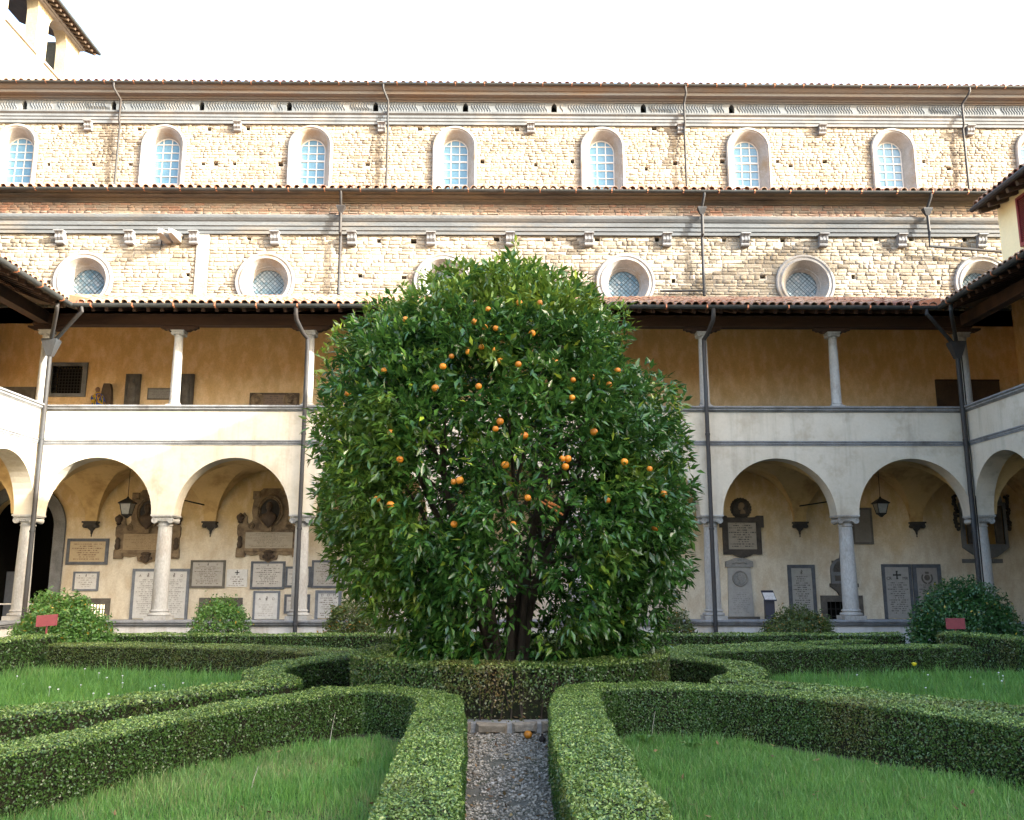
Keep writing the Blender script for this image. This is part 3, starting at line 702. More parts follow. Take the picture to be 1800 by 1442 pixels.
for c in CX[1:7]:
    o = inst('round_window', OC, church, (c, YA, ZO))
    p = np_mesh('leaded_panes', np.array(LV), np.array(LF), MT['pane'], None, (0,0,0), 'stuff', {'rnd': [(q+c) % 1 for q in LR]})
    p.parent = o; p.location = (0, .36, 0)
    q = bpy.data.objects.new('lead_bars', LDM); col.objects.link(q); q.parent = o; q.location = (0, .345, 0)
    MB().lathe([(.001,0),(.56,0),(.56,.02),(.001,.02)], (c, YA+.37, ZO), 24, 'y').build('glass_backing', MT['glass'], o, (c, YA, ZO))
# nave windows
def sweep_arch(prof, z0, zs, n=20):
    """prof (r, depth) swept up a jamb, round the arch, down the other jamb"""
    rings = [[(-r, d, z0) for r, d in prof]]
    for i in range(n+1):
        a = math.pi-math.pi*i/n; rings.append([(r*math.cos(a), d, zs+r*math.sin(a)) for r, d in prof])
    rings.append([(r, d, z0) for r, d in prof]); return MB().loft(rings, True, True)
NW = sweep_arch([(.74,0),(.86,0),(.86,-.13),(.82,-.16),(.77,-.16),(.75,-.12),(.72,-.12),(.69,-.09),(.53,.28),(.5,.29),(.5,.36),(.74,.36)], 15.0-ZSN, 0).mesh('window', MT['arch_stone'], True)
rows = [(-3.0,-2.62),(-2.62,-2.3),(-2.3,-1.98),(-1.98,-1.72),(-1.72,-1.4),(-1.4,-1.08),(-1.08,-.76),(-.76,-.42),(-.42,-.1),(-.1,.24),(.24,.5)]
fb = MB()
for x in (-.1667, .1667): fb.box(x-.018, x+.018, -.02, .02, -3.0, math.sqrt(.5**2-x*x)-.005)
for k, (z0, z1) in enumerate(rows[1:]):
    t = .03 if k in (1, 4, 7) else .016; hw = .5 if z0 <= 0 else math.sqrt(.25-z0*z0)
    fb.box(-hw+.005, hw-.005, -.024-t*.3, .024, z0-t, z0+t)
sa = sweep_arch([(.465,-.03),(.505,-.03),(.505,.03),(.465,.03)], -3.0, 0); fb.v, fb.f = fb.v+sa.v, fb.f+[tuple(i+len(fb.v) for i in f) for f in sa.f]
FBM = fb.mesh('glazing_bars', MT['white_paint'])
PM = {}
for c in CX[:8]:
    o = inst('window', NW, church, (c, YN, ZSN))
    q = bpy.data.objects.new('glazing_bars', FBM); col.objects.link(q); q.parent = o; q.location = (0, .35, 0)
    for k, (z0, z1) in enumerate(rows):
        if z1 < -2.0: continue
        for m in range(3):
            x0, x1 = -.5+m/3, -.5+(m+1)/3
            if (k, m) not in PM:
                xo = max(abs(x0), abs(x1)) if m != 1 else .1667
                pts = [(x0, z0), (x1, z0)]
                for t in (1, .66, .33, 0):
                    x = x0+(x1-x0)*t; z = min(z1, math.sqrt(max(0, .25-x*x)) if z1 > 0 else z1); pts.append((x, max(z, z0)))
                w = MB(); w.poly(pts, [], lambda a, b, d: (a, d, b), 0, .01); PM[(k, m)] = w.mesh('pane', MT['glass'])
            p = bpy.data.objects.new('pane', PM[(k, m)]); col.objects.link(p); p.parent = o; p.location = (0, .352, 0)
            p.rotation_euler = (random.uniform(-.015,.015), 0, random.uniform(-.015,.015))
# entablatures
def prof_y(pr, Y): return [(Y-p, z) for p, z in pr]
def entab(name, pr, Y, mat, x0, x1, joints=2.4):
    return MB().sweepx(prof_y(pr, Y), x0, x1).build(name, mat, church)
entab('architrave', [(-.05,12.33),(.1,12.33),(.1,12.44),(.135,12.45),(.135,12.57),(.17,12.58),(.17,12.71),(.2,12.73),(.26,12.81),(.27,12.86),(.27,12.91),(-.05,12.91)], YA, MT['entab'], XW0, XW1)
bf = MB().box(XW0, XW1, YA-.08, YA+.1, 12.91, 13.36).build('brick_frieze', MT['mortar'], church)
entab('cornice', [(-.05,13.355),(.14,13.355),(.14,13.39),(.2,13.41),(.25,13.44),(.25,13.465),(.46,13.475),(.46,13.53),(.52,13.55),(.58,13.6),(.58,13.62),(-.05,13.75)], YA, MT['cornice'], XW0, XW1)
entab('architrave', [(-.05,18.98),(.1,18.98),(.1,19.1),(.135,19.11),(.135,19.22),(.17,19.23),(.17,19.32),(.24,19.38),(.25,19.44),(-.05,19.44)], YN, MT['frieze'], XW0-3, XW1+3)
slx = [atY(x, 192, YN-.06)[0] for x in (42,199,354,508,660,818,974,1131,1286)]
slits = []
for x in slx: slits.append([(x-.11,19.455),(x+.11,19.455),(x+.11,19.77),(x+.07,19.87),(x,19.925),(x-.07,19.87),(x-.11,19.77)])
MB().poly([(XW0-3,19.44),(XW1+3,19.44),(XW1+3,19.94),(XW0-3,19.94)], slits, FY(YN), -.06, .25, back=False).build('frieze', MT['frieze'], church)
for x in slx: MB().box(x-.17, x+.17, YN+.251, YN+.27, 19.4, 19.97).build('slit_dark_back', MT['dark'], church)
fl = MB(); x = XW0+1
while x < XW1:
    if all(abs(x-s) > .24 for s in slx) and int((x+50)/2.83) % 1 == 0 and abs(((x-CX[2]) % 2.83)-1.4) > .12:
        pts = [(x+.05*math.sin(2*math.pi*t), YN-.062, 19.5+.38*t) for t in [i/8 for i in range(9)]]; fl.tube(pts, .028, 5)
    x += .105
fl.build('strigil_flutes', MT['frieze'], church, smooth=True, kind='stuff')
entab('cornice', [(-.05,19.94),(.1,19.94),(.1,19.98),(.17,20.0),(.2,20.05),(.2,20.07),(.4,20.09),(.4,20.2),(.46,20.22),(.55,20.29),(.6,20.36),(.6,20.39),(-.05,20.55)], YN, MT['cornice_up'], XW0-3, XW1+3)
# bricks of the lower frieze
BRM = []
for i in range(6):
    v, f = stone_geo(.3, .085, .03, rr_); BRM.append((MB().add(v, f).mesh('brick', MT['brick']), v, f))
V, Fc, Rn = [], [], []; allb = []
for r in range(5):
    z = 12.915+.0885*(r+.5); x = XW0+rr_.uniform(0, .3)
    while x < XW1: w = rr_.uniform(.2, .4); allb.append((x+w/2, z, w-.018)); x += w
allb.sort(key=lambda b: -b[2] if -14 < b[0] < 14.5 else 10)
for i, (x, z, w) in enumerate(allb):
    k = rr_.randrange(6); d = rr_.uniform(.4, 1.1)
    if i < 300: inst('brick', BRM[k][0], bf, (x, YA-.08, z), None, (w/.3, d, .9))
    else:
        n = len(V); V += [(x+a*w/.3, YA-.08+b*d, z+c*.9) for a, b, c in BRM[k][1]]; Fc += [tuple(q+n for q in f) for f in BRM[k][2]]; Rn += [rr_.random()]*9
np_mesh('bricks', np.array(V), np.array(Fc), MT['brick'], bf, WL[bf], 'stuff', {'rnd': Rn})
# scroll brackets under both entablatures
def bracket_mesh(w, h, d):
    b = MB(); out = []
    for i in range(9):
        t = i/8; out.append((-d*(1-.55*t)+.03*math.sin(t*9), -h*t))
    side = [(0,0)]+out+[(0,-h)]
    n = 5
    for k in range(n):
        x = -w/2+w*(k+.5)/n; q = .012 if k % 2 else 0
        b.poly([(p+(q if p < -.01 else 0), z) for p, z in side], [], lambda a, c, e, x=x: (x+e, a, c), -w/n*.5, w/n*.5-.002)
    b.box(-w/2-.02, w/2+.02, -d-.03, 0, 0.0, .035); b.lathe([(h*.16,-w/2-.004),(h*.18,0),(h*.16,w/2+.004)], (0,-d*.42,-h*.86), 10, 'x')
    return b.mesh('bracket', MT['serena'], True)
BKA, BKN = bracket_mesh(.26, .36, .3), bracket_mesh(.27, .32, .26)
for px in (107,229,342,484,619,758,897,1035,1172,1309,1446,1584,1724): inst('bracket', BKA, church, (atY(px, 420, YA-.1)[0], YA-.0, 12.325))
for px in (155,418,671,933,1197,1445,1705): inst('bracket', BKN, church, (atY(px, 228, YN-.1)[0], YN-.0, 18.975))
# broken stone spout whose long shadow rakes the wall
mb = MB()
for px in (291, 309):
    x = atY(px, 424, YA-.3)[0]
    mb.loft([[(x-.1,YA-.05,12.02),(x+.1,YA-.05,12.02),(x+.1,YA-.05,12.3),(x-.1,YA-.05,12.3)],[(x-.11,YA-.4,12.0),(x+.09,YA-.42,12.03),(x+.1,YA-.38,12.27),(x-.09,YA-.4,12.29)],[(x-.07,YA-.8,12.05),(x+.06,YA-.83,12.06),(x+.06,YA-.8,12.2),(x-.05,YA-.82,12.22)]])
mb.build('broken_spout', MT['arch_stone'], church)
x = atY(284, 440, YA-.1)[0]; MB().tube([(x,YA-.1,12.25),(x-.03,YA-.12,11.75)], .02, 5).build('iron_rod', MT['iron'], church)
# gutters, roof edges, downpipes
def church_gutter(Y, z, p, x0, x1, r=.075):
    gp = [(Y-p-r+r*math.cos(t), z+r*math.sin(t)) for t in [R(180)+R(180)*i/8 for i in range(9)]]+[(Y-p-r+(r-.012)*math.cos(t), z+(r-.012)*math.sin(t)) for t in [R(360)-R(180)*i/8 for i in range(9)]]
    MB().sweepx(gp, x0, x1).build('gutter', MT['gutter'], church, smooth=True)
    ck = MB(); x = x0+.5
    while x < x1: ck.box(x, x+.035, Y-p-2*r-.006, Y-p-2*r+.006, z-.05, z+.02); ck.box(x, x+.035, Y-p-r*1.5, Y-p-r*.5, z-r-.008, z-r+.002); x += 1.12
    ck.build('gutter_clips', MT['copper'], church, kind='stuff')
church_gutter(YA, 13.6, .56, XW0, XW1); church_gutter(YN, 20.4, .58, XW0-3, XW1+3, .07)
a = math.atan(.36)
MB().add([(XW0,YA-.6,13.64),(XW1,YA-.6,13.64),(XW1,YN+.2,13.64+.36*6.1),(XW0,YN+.2,13.64+.36*6.1)], [(0,1,2,3)]).build('aisle_roof', MT['tile'], church)
ar = church
x = -17.2
while x < 17: inst('tile', TILE, ar, (x, YA-.63, 13.64+random.uniform(-.01,.012)), (a, 0, random.uniform(-.06,.06))); x += .276
MB().add([(XW0-3,YN-.6,20.42),(XW1+3,YN-.6,20.42),(XW1+3,YN+8,20.42+.36*8.6),(XW0-3,YN+8,20.42+.36*8.6),(XW1+3,YN+18,20.42),(XW0-3,YN+18,20.42)], [(0,1,2,3),(3,2,4,5)]).build('nave_roof', MT['tile'], church)
x = -20.5
while x < 20.8: inst('tile', TILE, ar, (x, YN-.64, 20.44+random.uniform(-.008,.012)), (a, 0, random.uniform(-.06,.06)), (.9,1,.7)); x += .287
for px in (208, 681, 1204, 1695):
    s = 1 if px < 1000 or px == 1204 else -1; s = -1 if px == 1695 else s
    x = atY(px, 250, YN-.2)[0]; xt = x-.16*s if px != 1204 else x
    pipe(church, [(xt, YN-.66, 20.38), (xt, YN-.66, 20.2), (xt+.03*s, YN-.62, 20.1), (x, YN-.34, 19.85), (x, YN-.31, 19.75), (x, YN-.31, 19.0), (x, YN-.2, 18.85), (x, YN-.2, 14.6)], .042, mat=MT['pipe'])
hm = lambda x, y, z: MB().loft([[(x-w,y-w*.7,z+k),(x+w,y-w*.7,z+k),(x+w,y+w*.7,z+k),(x-w,y+w*.7,z+k)] for w, k in ((.055,-.2),(.14,0),(.14,.04))])
for px in (598, 1235, 1632):
    x = atY(px, 400, YA-.35)[0]
    hm(x, YA-.36, 13.12).build('rain_hopper', MT['pipe'], church)
    pipe(church, [(x+.03, YA-.64, 13.56), (x+.03, YA-.62, 13.45), (x, YA-.38, 13.16)], .042)
    if px != 1632: pipe(church, [(x, YA-.36, 13.0), (x, YA-.34, 12.5), (x, YA-.34, 12.3), (x, YA-.22, 12.2), (x, YA-.22, 10.3)], .05)
    else:
        q = atY(1755, 443, YA-.3); k = atY(1634, 433, YA-.3)
        pipe(church, [(x, YA-.36, 13.0), (x+.02, YA-.34, 12.4), (k[0], YA-.3, k[1]), (q[0]+.5, YA-.3, q[1]-.03)], .045)
MB().tube([(atY(1160,522,YA-.2)[0], YA-.3, 10.42), (atY(1235,521,YA-.2)[0], YA-.2, 10.48)], .035, 8).build('downpipe', MT['pipe'], church, smooth=True)

# ================================================================== bell tower at the upper left
tw = thing('bell_tower', 'sunlit plastered bell tower with arched openings at the upper left corner', 'tower', (-24.5, 38, 0))
FT = lambda a, b, d: (-21.5-d, a, b)
ops = [archhole(36.1, 25.45, 27.1, 1.12), archhole(38.95, 25.5, 27.1, .95)]
ops = [archhole(35.95, 25.45, 27.35, 1.15), archhole(38.95, 25.45, 27.2, .88)]
MB().poly([(31,14),(41.1,14),(41.1,28.3),(31,28.3)], ops, FT, 0, .52).build('wall', MT['tower'], tw)
for yy in (31, 40.8): MB().box(-29,-22.3,yy,yy+.3,14,28.3).build('wall', MT['tower'], tw)
for y0, y1 in ((34.8,37.1),(38.07,39.83)):
    MB().box(-21.56,-21.4,y0-.15,y1+.15,25.33,25.43).build('sill', MT['arch_stone'], tw)
MB().box(-26,-25.8,31.2,41,20,28.2).build('bell_chamber', MT['serena'], tw)
mb = MB(); mb.loft([[(-21.9+p,29,z),(-21.9+p,41.1,z)] for p, z in ((.45,28.05),(.5,28.12),(.6,28.2),(.6,28.3),(.3,28.3))], False, False)
MB().box(-22,-21.36,31,41.15,27.98,28.06).box(-22,-21.28,31,41.2,28.063,28.15).build('eaves_moulding', MT['arch_stone'], tw)
MB().add([(-20.78,30,28.05),(-20.78,41.55,28.05),(-25,41.55,29.9),(-25,30,29.9),(-20.78,30,28.2),(-20.78,41.55,28.2),(-25,41.55,30.05),(-25,30,30.05)], [(0,1,2,3),(7,6,5,4),(0,4,5,1),(1,5,6,2),(2,6,7,3),(3,7,4,0)]).build('roof', MT['wood'], tw)
rm = MB().box(-1.2,0,-.06,.06,-.11,0).mesh('rafter', MT['board'])
for k in range(26): inst('rafter', rm, tw, (-20.83, 41.4-k*.36, 28.04), (0, math.atan(.415), 0))
q = MB().tube([(-20.73,30,28.13),(-20.73,41.6,28.13)], .08, 8).build('gutter', MT['gutter'], tw)
z = 22.9; y = 36.3
mb = MB()
for k in range(14): 
    yy = 38.1+rr_.uniform(-.12,.12); mb.box(-21.53,-21.49,yy-.18,yy+.2,23.2+k*.13,23.31+k*.13)
mb.build('brick_patch', MT['brick'], tw)

# ================================================================== yellow house over the right wing, and an unseen taller house shaped for its shadows
hs = thing('yellow_house', 'yellow plastered house with red shutters above the right wing', 'house', (15, 15, 9))
HX = 12.9; HY = 21.65
MB().poly([(-1,8.9),(HY,8.9),(HY,11.65),(-1,11.65)], [[(19.15,9.75),(20.75,9.75),(20.75,11.0),(19.15,11.0)]], lambda a, b, d: (HX+d, a, b), 0, .35).build('wall', MT['house'], hs)
MB().box(HX+.351, 17, HY-.3, HY, 8.9, 11.9).build('wall', MT['house'], hs)
MB().add([(HX-.55,-1.5,11.1),(HX-.55,HY+.05,11.1),(15.5,HY+.05,12.0),(15.5,-1.5,12.0),(HX-.55,-1.5,11.22),(HX-.55,HY+.05,11.22),(15.5,HY+.05,12.13),(15.5,-1.5,12.13),(18,HY+.05,11.0),(18,-1.5,11.0),(18,HY+.05,11.1),(18,-1.5,11.1)],
         [(0,1,2,3),(7,6,5,4),(0,4,5,1),(1,5,6,2),(3,7,4,0),(2,8,9,3),(6,7,11,10),(8,10,11,9),(2,6,10,8),(3,9,11,7)]).build('roof', MT['wood'], hs)
rm = MB().box(0,2.2,-.05,.05,-.12,0).mesh('rafter', MT['board'])
for k in range(22): inst('rafter', rm, hs, (HX-.53, HY-.1-k*.42, 11.09), (0, -math.atan(.31), 0))
MB().tube([(HX-.62,-1.5,11.14),(HX-.62,HY+.08,11.14)], .07, 8).build('gutter', MT['pipe'], hs, smooth=True)
for k in range(34):
    if k < 30: inst('tile', TILE, hs, (HX-.58, HY-.06-k*.23, 11.24), (math.atan(.41), 0, R(-90)+random.uniform(-.05,.05)))
for y0 in (19.97, 19.17):
    s = MB().poly([(y0,9.74),(y0+.78,9.74),(y0+.78,11.02),(y0,11.02)], [[(y0+.07,9.82),(y0+.71,9.82),(y0+.71,10.95),(y0+.07,10.95)]], lambda a, b, d: (HX+d, a, b), -.06, -.015).build('shutter', MT['shutter'], hs)
    sm = MB().add([(0,0,0),(0,.64,0),(.03,.64,.045),(.03,0,.045)], [(0,1,2,3)]).mesh('slat', MT['shutter'])
    for k in range(25): inst('slat', sm, s, (HX-.055, y0+.07, 9.825+k*.045))
nb = thing('tall_shade_house', 'unseen tall plastered house beyond the right wing, shaped to cast shade on the garden', 'house', (21, 8, 0))
MB().box(18, 20, 5.4, 21.8, 0, 15.3).build('wall', MT['facade'], nb)
MB().box(18, 20, -26, 5.399, 0, 12.2).build('wall', MT['facade'], nb)
for y0, y1, z in ((5.2, 22.05, 15.2), (-26.2, 5.199, 12.15)):
    MB().add([(17.5,y0,z),(17.5,y1,z),(17.5,y1,z+.3),(17.5,y0,z+.3),(19,y0,z+.8),(19,y1,z+.8),(20.5,y0,z),(20.5,y1,z)], [(0,1,2,3),(3,2,5,4),(4,5,7,6),(0,6,7,1),(0,3,4,6),(1,7,5,2)]).build('roof', MT['tile'], nb)
for k in range(6):
    for z in (9.8, 12.9): MB().box(17.95,18.05,7+k*2.5,8+k*2.5,z,z+1.5).build('window', MT['shutter'], nb)

# ================================================================== GARDEN: leaf machinery
def catmull(P, step=.12, closed=False):
    P = [np.array(p, float) for p in P]; out = []
    n = len(P)
    for i in range(n if closed else n-1):
        if closed: p0, p1, p2, p3 = P[(i-1) % n], P[i], P[(i+1) % n], P[(i+2) % n]
        else: p0, p1, p2, p3 = P[max(i-1, 0)], P[i], P[i+1], P[min(i+2, n-1)]
        m = max(2, int(np.linalg.norm(p2-p1)/step))
        for k in range(m):
            t = k/m; out.append(.5*((2*p1)+(-p0+p2)*t+(2*p0-5*p1+4*p2-p3)*t*t+(-p0+3*p1-3*p2+p3)*t**3))
    if not closed: out.append(P[-1])
    return np.array(out)
def frame_from(nrm, n):
    """two tangents for each normal, with a random turn"""
    h = rng.normal(size=(n, 3)); a = h-(h*nrm).sum(1, keepdims=True)*nrm; a /= np.linalg.norm(a, axis=1, keepdims=True)+1e-9
    return a, np.cross(nrm, a)
def leaf_quads(P, nrm, L, Wd):
    """diamond leaves: P base points, nrm facing; returns verts, faces"""
    n = len(P); a, b = frame_from(nrm, n); L = L[:, None]; Wd = Wd[:, None]
    v = np.stack([P-a*L*.5, P+b*Wd*.5+a*L*.05, P+a*L*.5+nrm*L*.12, P-b*Wd*.5+a*L*.05], 1).reshape(-1, 3)
    f = np.arange(4*n).reshape(n, 4); return v, f
def vnoise(P, s, seed=0):
    """cheap smooth noise from summed sines, about -1..1"""
    r = np.random.default_rng(seed); o = np.zeros(len(P))
    for k in range(5):
        d = r.normal(size=3)*s*(1+.6*k); o += np.sin(P@d+r.uniform(0, 6.28))/(1+.5*k)
    return o/2.4
def hedge(name, label, pts, w, h, leaf, dens, mat='box', closed=False, z0=0., cull=True, dry=None, thin=None, group=None, caps=(True, True), tint=.0, rise=None, seg=.12):
    line = catmull(pts, seg, closed); P = np.array(line)
    if closed: P = np.vstack([P, P[:1]])
    d = np.gradient(P, axis=0)
    if closed: d[0] = d[-1] = P[1]-P[-2]
    d /= np.linalg.norm(d, axis=1, keepdims=True)+1e-9; nx = np.stack([d[:,1], -d[:,0]], 1)
    root = thing(name, label, 'hedge', (float(P[:,0].mean()), float(P[:,1].mean()), 0), group)
    hh = np.full(len(P), h) if rise is None else np.interp(np.linspace(0, 1, len(P)), np.linspace(0, 1, len(rise)), rise)
    # solid inner body, near-black to paint in the shade behind the leaves
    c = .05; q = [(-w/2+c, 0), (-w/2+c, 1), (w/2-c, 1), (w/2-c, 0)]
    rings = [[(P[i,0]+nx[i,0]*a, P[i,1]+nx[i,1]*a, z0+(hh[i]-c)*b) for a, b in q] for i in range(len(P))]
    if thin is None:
        MB().loft(rings, True, not closed).build('branches_core', MT['core'], root)
    else:
        mb = MB()
        for i in range(0, len(P)-1, 1):
            for k in range(4):
                o = rng.uniform(-w*.35, w*.35); t = rng.uniform(-.1,.1,2); x, y = P[i,0]+nx[i,0]*o, P[i,1]+nx[i,1]*o
                mb.tube([(x, y, z0), (x+t[0]*.6, y+t[1]*.6, z0+hh[i]*.45), (x+t[0]*1.5, y+t[1]*1.5, z0+hh[i]*.93)], [.011,.008,.004], 4, False)
        mb.build('branches_core', MT['bark'], root)
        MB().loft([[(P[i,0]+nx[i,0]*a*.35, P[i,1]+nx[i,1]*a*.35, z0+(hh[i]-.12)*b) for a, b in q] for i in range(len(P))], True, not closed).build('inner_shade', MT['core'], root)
    # leaves over sides and top (rounded shoulders), thinning out near the ground
    seglen = np.linalg.norm(np.diff(P, axis=0), axis=1); cum = np.concatenate([[0], np.cumsum(seglen)]); Ltot = cum[-1]
    per = w+2*h; n = int(Ltot*per*dens)
    s = rng.uniform(0, Ltot, n); i = np.clip(np.searchsorted(cum, s)-1, 0, len(P)-2); t = (s-cum[i])/np.maximum(seglen[i], 1e-6)
    p = P[i]*(1-t)[:, None]+P[i+1]*t[:, None]; nn = nx[i]*(1-t)[:, None]+nx[i+1]*t[:, None]; nn /= np.linalg.norm(nn, axis=1, keepdims=True)
    H = hh[i]*(1-t)+hh[i+1]*t
    u = rng.uniform(0, 2*h+w, n); side = np.where(u < h, -1, np.where(u > h+w, 1, 0))
    a = np.where(side == 0, u-h-w/2, side*w/2); zz = np.where(side == -1, u, np.where(side == 1, 2*h+w-u, h))/h*H
    rs = .045                                             # shoulder rounding
    tz = np.clip((zz-(H-rs))/rs, 0, 1); ta = np.clip((np.abs(a)-(w/2-rs))/rs, 0, 1)
    nz = np.where(side == 0, 1., tz*.8); na = np.where(side == 0, np.sign(a)*ta*.8, side*1.)
    pull = rs*.3*(tz*(side != 0)+ta*(side == 0)); 
    N3 = np.stack([nn[:,0]*na, nn[:,1]*na, nz], 1); N3 /= np.linalg.norm(N3, axis=1, keepdims=True)
    P3 = np.stack([p[:,0]+nn[:,0]*a, p[:,1]+nn[:,1]*a, z0+zz], 1)
    lump = vnoise(P3, 6, 1)*.016+vnoise(P3, 19, 2)*.014
    depth = np.where(side == 0, rng.exponential(.014, n), rng.exponential(.032, n))-.012
    P3 += N3*(lump-depth-pull)[:, None]
    keep = np.ones(n, bool)
    if cull:                                             # leaves on faces turned away from the path side cost nothing to the eye
        to = np.array([0, 0, EYE])-P3; fac = (N3*to).sum(1)/np.linalg.norm(to, axis=1); keep &= fac > -.25
    keep &= rng.uniform(size=n) < np.clip(.35+zz/H*2.4, 0, 1)*np.clip(1.05+vnoise(P3, 9, 3)*.35*(side != 0), .45, 1)
    if thin is not None: keep &= rng.uniform(size=n) < thin(P3)
    P3, N3 = P3[keep], N3[keep]; m = len(P3); zr = zz[keep]/H[keep]
    N3 = N3*.8+rng.normal(size=(m, 3))*.45; N3 /= np.linalg.norm(N3, axis=1, keepdims=True)
    L = leaf*rng.uniform(.7, 1.35, m); v, f = leaf_quads(P3, N3, L, L*rng.uniform(.5, .7, m))
    dr = np.clip(rng.uniform(-1.0, .25, m), 0, 1)*(rng.uniform(size=m) < .25)+np.clip(vnoise(P3, 1.6, 51)-.55, 0, .5)*rng.uniform(0, 1, m)
    if leaf < .02:
        mb = MB()
        for k in range(0, len(P), 1):
            for sd in (-1, 1):
                if rng.uniform() < .75:
                    o = sd*(w/2-.035); x, y = P[k,0]+nx[k,0]*o+rng.normal(0,.03), P[k,1]+nx[k,1]*o+rng.normal(0,.03)
                    mb.tube([(x, y, 0), (x+rng.normal(0,.02), y+rng.normal(0,.02), .09), (x+rng.normal(0,.05), y+rng.normal(0,.05), rng.uniform(.14,.26))], [.007,.005,.003], 4, False)
        mb.build('stems', MT['twig'], root, kind='stuff')
    if dry is not None: dr = np.clip(dr+dry(P3)*rng.uniform(.2, 1, m), 0, 1)
    # young growth and sky light painted into paler top leaves, shade into darker sides
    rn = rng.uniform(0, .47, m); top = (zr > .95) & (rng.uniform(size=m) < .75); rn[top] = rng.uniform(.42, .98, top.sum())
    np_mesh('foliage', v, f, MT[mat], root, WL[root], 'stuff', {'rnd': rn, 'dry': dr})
    return root
def Z(pts, z): return [atZ(x, y, z) for x, y in pts]
# ---- the clipped box hedges of the four beds round the orange tree
RC = (.1, 12.35)
hedge('box_hedge', 'box hedge bent like an elbow left of the gravel path, nearest on the left', [(-.40,3.3),(-.41,4.2)]+Z([(728,1442),(752,1335),(768,1270)], .45)+[(-.62,9.25),(-.74,9.75),(-1.05,10.08)]+Z([(640,1210),(560,1219),(440,1237),(300,1261),(150,1291),(0,1320)], .45)+[(-4.5,5.3)], .46, .46, .020, 10000)
hedge('box_hedge', 'box hedge bent like an elbow right of the gravel path, nearest on the right', [(.52,3.2),(.54,3.9)]+Z([(1095,1442),(1050,1340),(1022,1275)], .5)+[(.74,9.3),(.86,9.8),(1.2,10.1)]+Z([(1150,1206),(1250,1207),(1400,1219),(1560,1237),(1700,1254),(1800,1270)], .5)+[(4.8,5.9)], .48, .51, .020, 10000)
hedge('box_hedge', 'box hedge with a curved end round the left lawn', [(-7.4,4.9),(-6.0,6.3)]+Z([(0,1256),(150,1241),(300,1222),(420,1207)], .47)+[(-2.62,10.45),(-2.6,10.85),(-2.95,11.5),(-3.1,12.3),(-2.95,13.3),(-2.5,14.2),(-2.62,14.75),(-3.4,15.35),(-4.5,15.95),(-6.3,16.45),(-8.15,16.85)], .5, .49, .027, 4600, dry=lambda p: np.clip((p[:,1]-14.6)*.25, 0, .3))
hedge('box_hedge', 'box hedge with a curved end round the right lawn', [(8.0,5.0),(6.6,6.4)]+Z([(1800,1252),(1600,1229),(1400,1208)], .47)+[(2.72,10.6),(2.75,10.95),(3.1,11.6),(3.25,12.4),(3.1,13.3),(2.65,14.2),(2.8,14.75),(3.6,15.3),(4.8,15.75),(6.3,16.05),(8.2,16.2)], .5, .49, .027, 4600)
hedge('box_hedge', 'tall straight box hedge beside the left red sign', [(-8.62,17.4),(-8.72,15.6),(-8.9,11),(-9,8)], .5, .62, .034, 3000)
hedge('box_hedge', 'tall straight box hedge below the right red sign', [(8.75,17.9),(9.3,15.8),(9.7,13),(10.2,9)], .5, .62, .034, 3000)
hedge('box_hedge', 'long low box hedge along the white podium wall, farthest from the camera', [(-8.5,19.55),(-4,19.45),(0,19.4),(4,19.45),(8.55,19.5)], .45, .5, .036, 2600)
hedge('box_hedge', 'thin box hedge between the left lawn and the far hedge', [(-8.0,18.0),(-6.5,17.6),(-4.5,17.0),(-3.0,16.2),(-2.0,15.5)], .45, .43, .036, 2400)
hedge('box_hedge', 'thin box hedge between the right lawn and the far hedge', [(7.2,18.2),(6.0,17.6),(4.5,17.0),(3.0,16.2),(2.0,15.5)], .45, .45, .036, 2400)
ringp = [(RC[0]+1.85*math.cos(R(a)), RC[1]+1.85*math.sin(R(a))) for a in range(0, 360, 20)]
hedge('box_hedge', 'half-dead ring of box round the foot of the orange tree', ringp, .5, .6, .03, 5200, closed=True, z0=.1,
      dry=lambda p: np.where(p[:,1] < 11.0, np.clip(.8-np.abs(p[:,0]+.1)*1.1+vnoise(p, 5, 9)*.35, 0, .95), np.clip(vnoise(p, 2.2, 4)-.35, 0, .7)),
      thin=lambda p: np.where((p[:,1] < 11.0) & (np.abs(p[:,0]-.15) < .75), np.clip((p[:,2]-.25)*1.3+.18+.25*(p[:,0] < 0), .12, .8), 1.0), seg=.1)

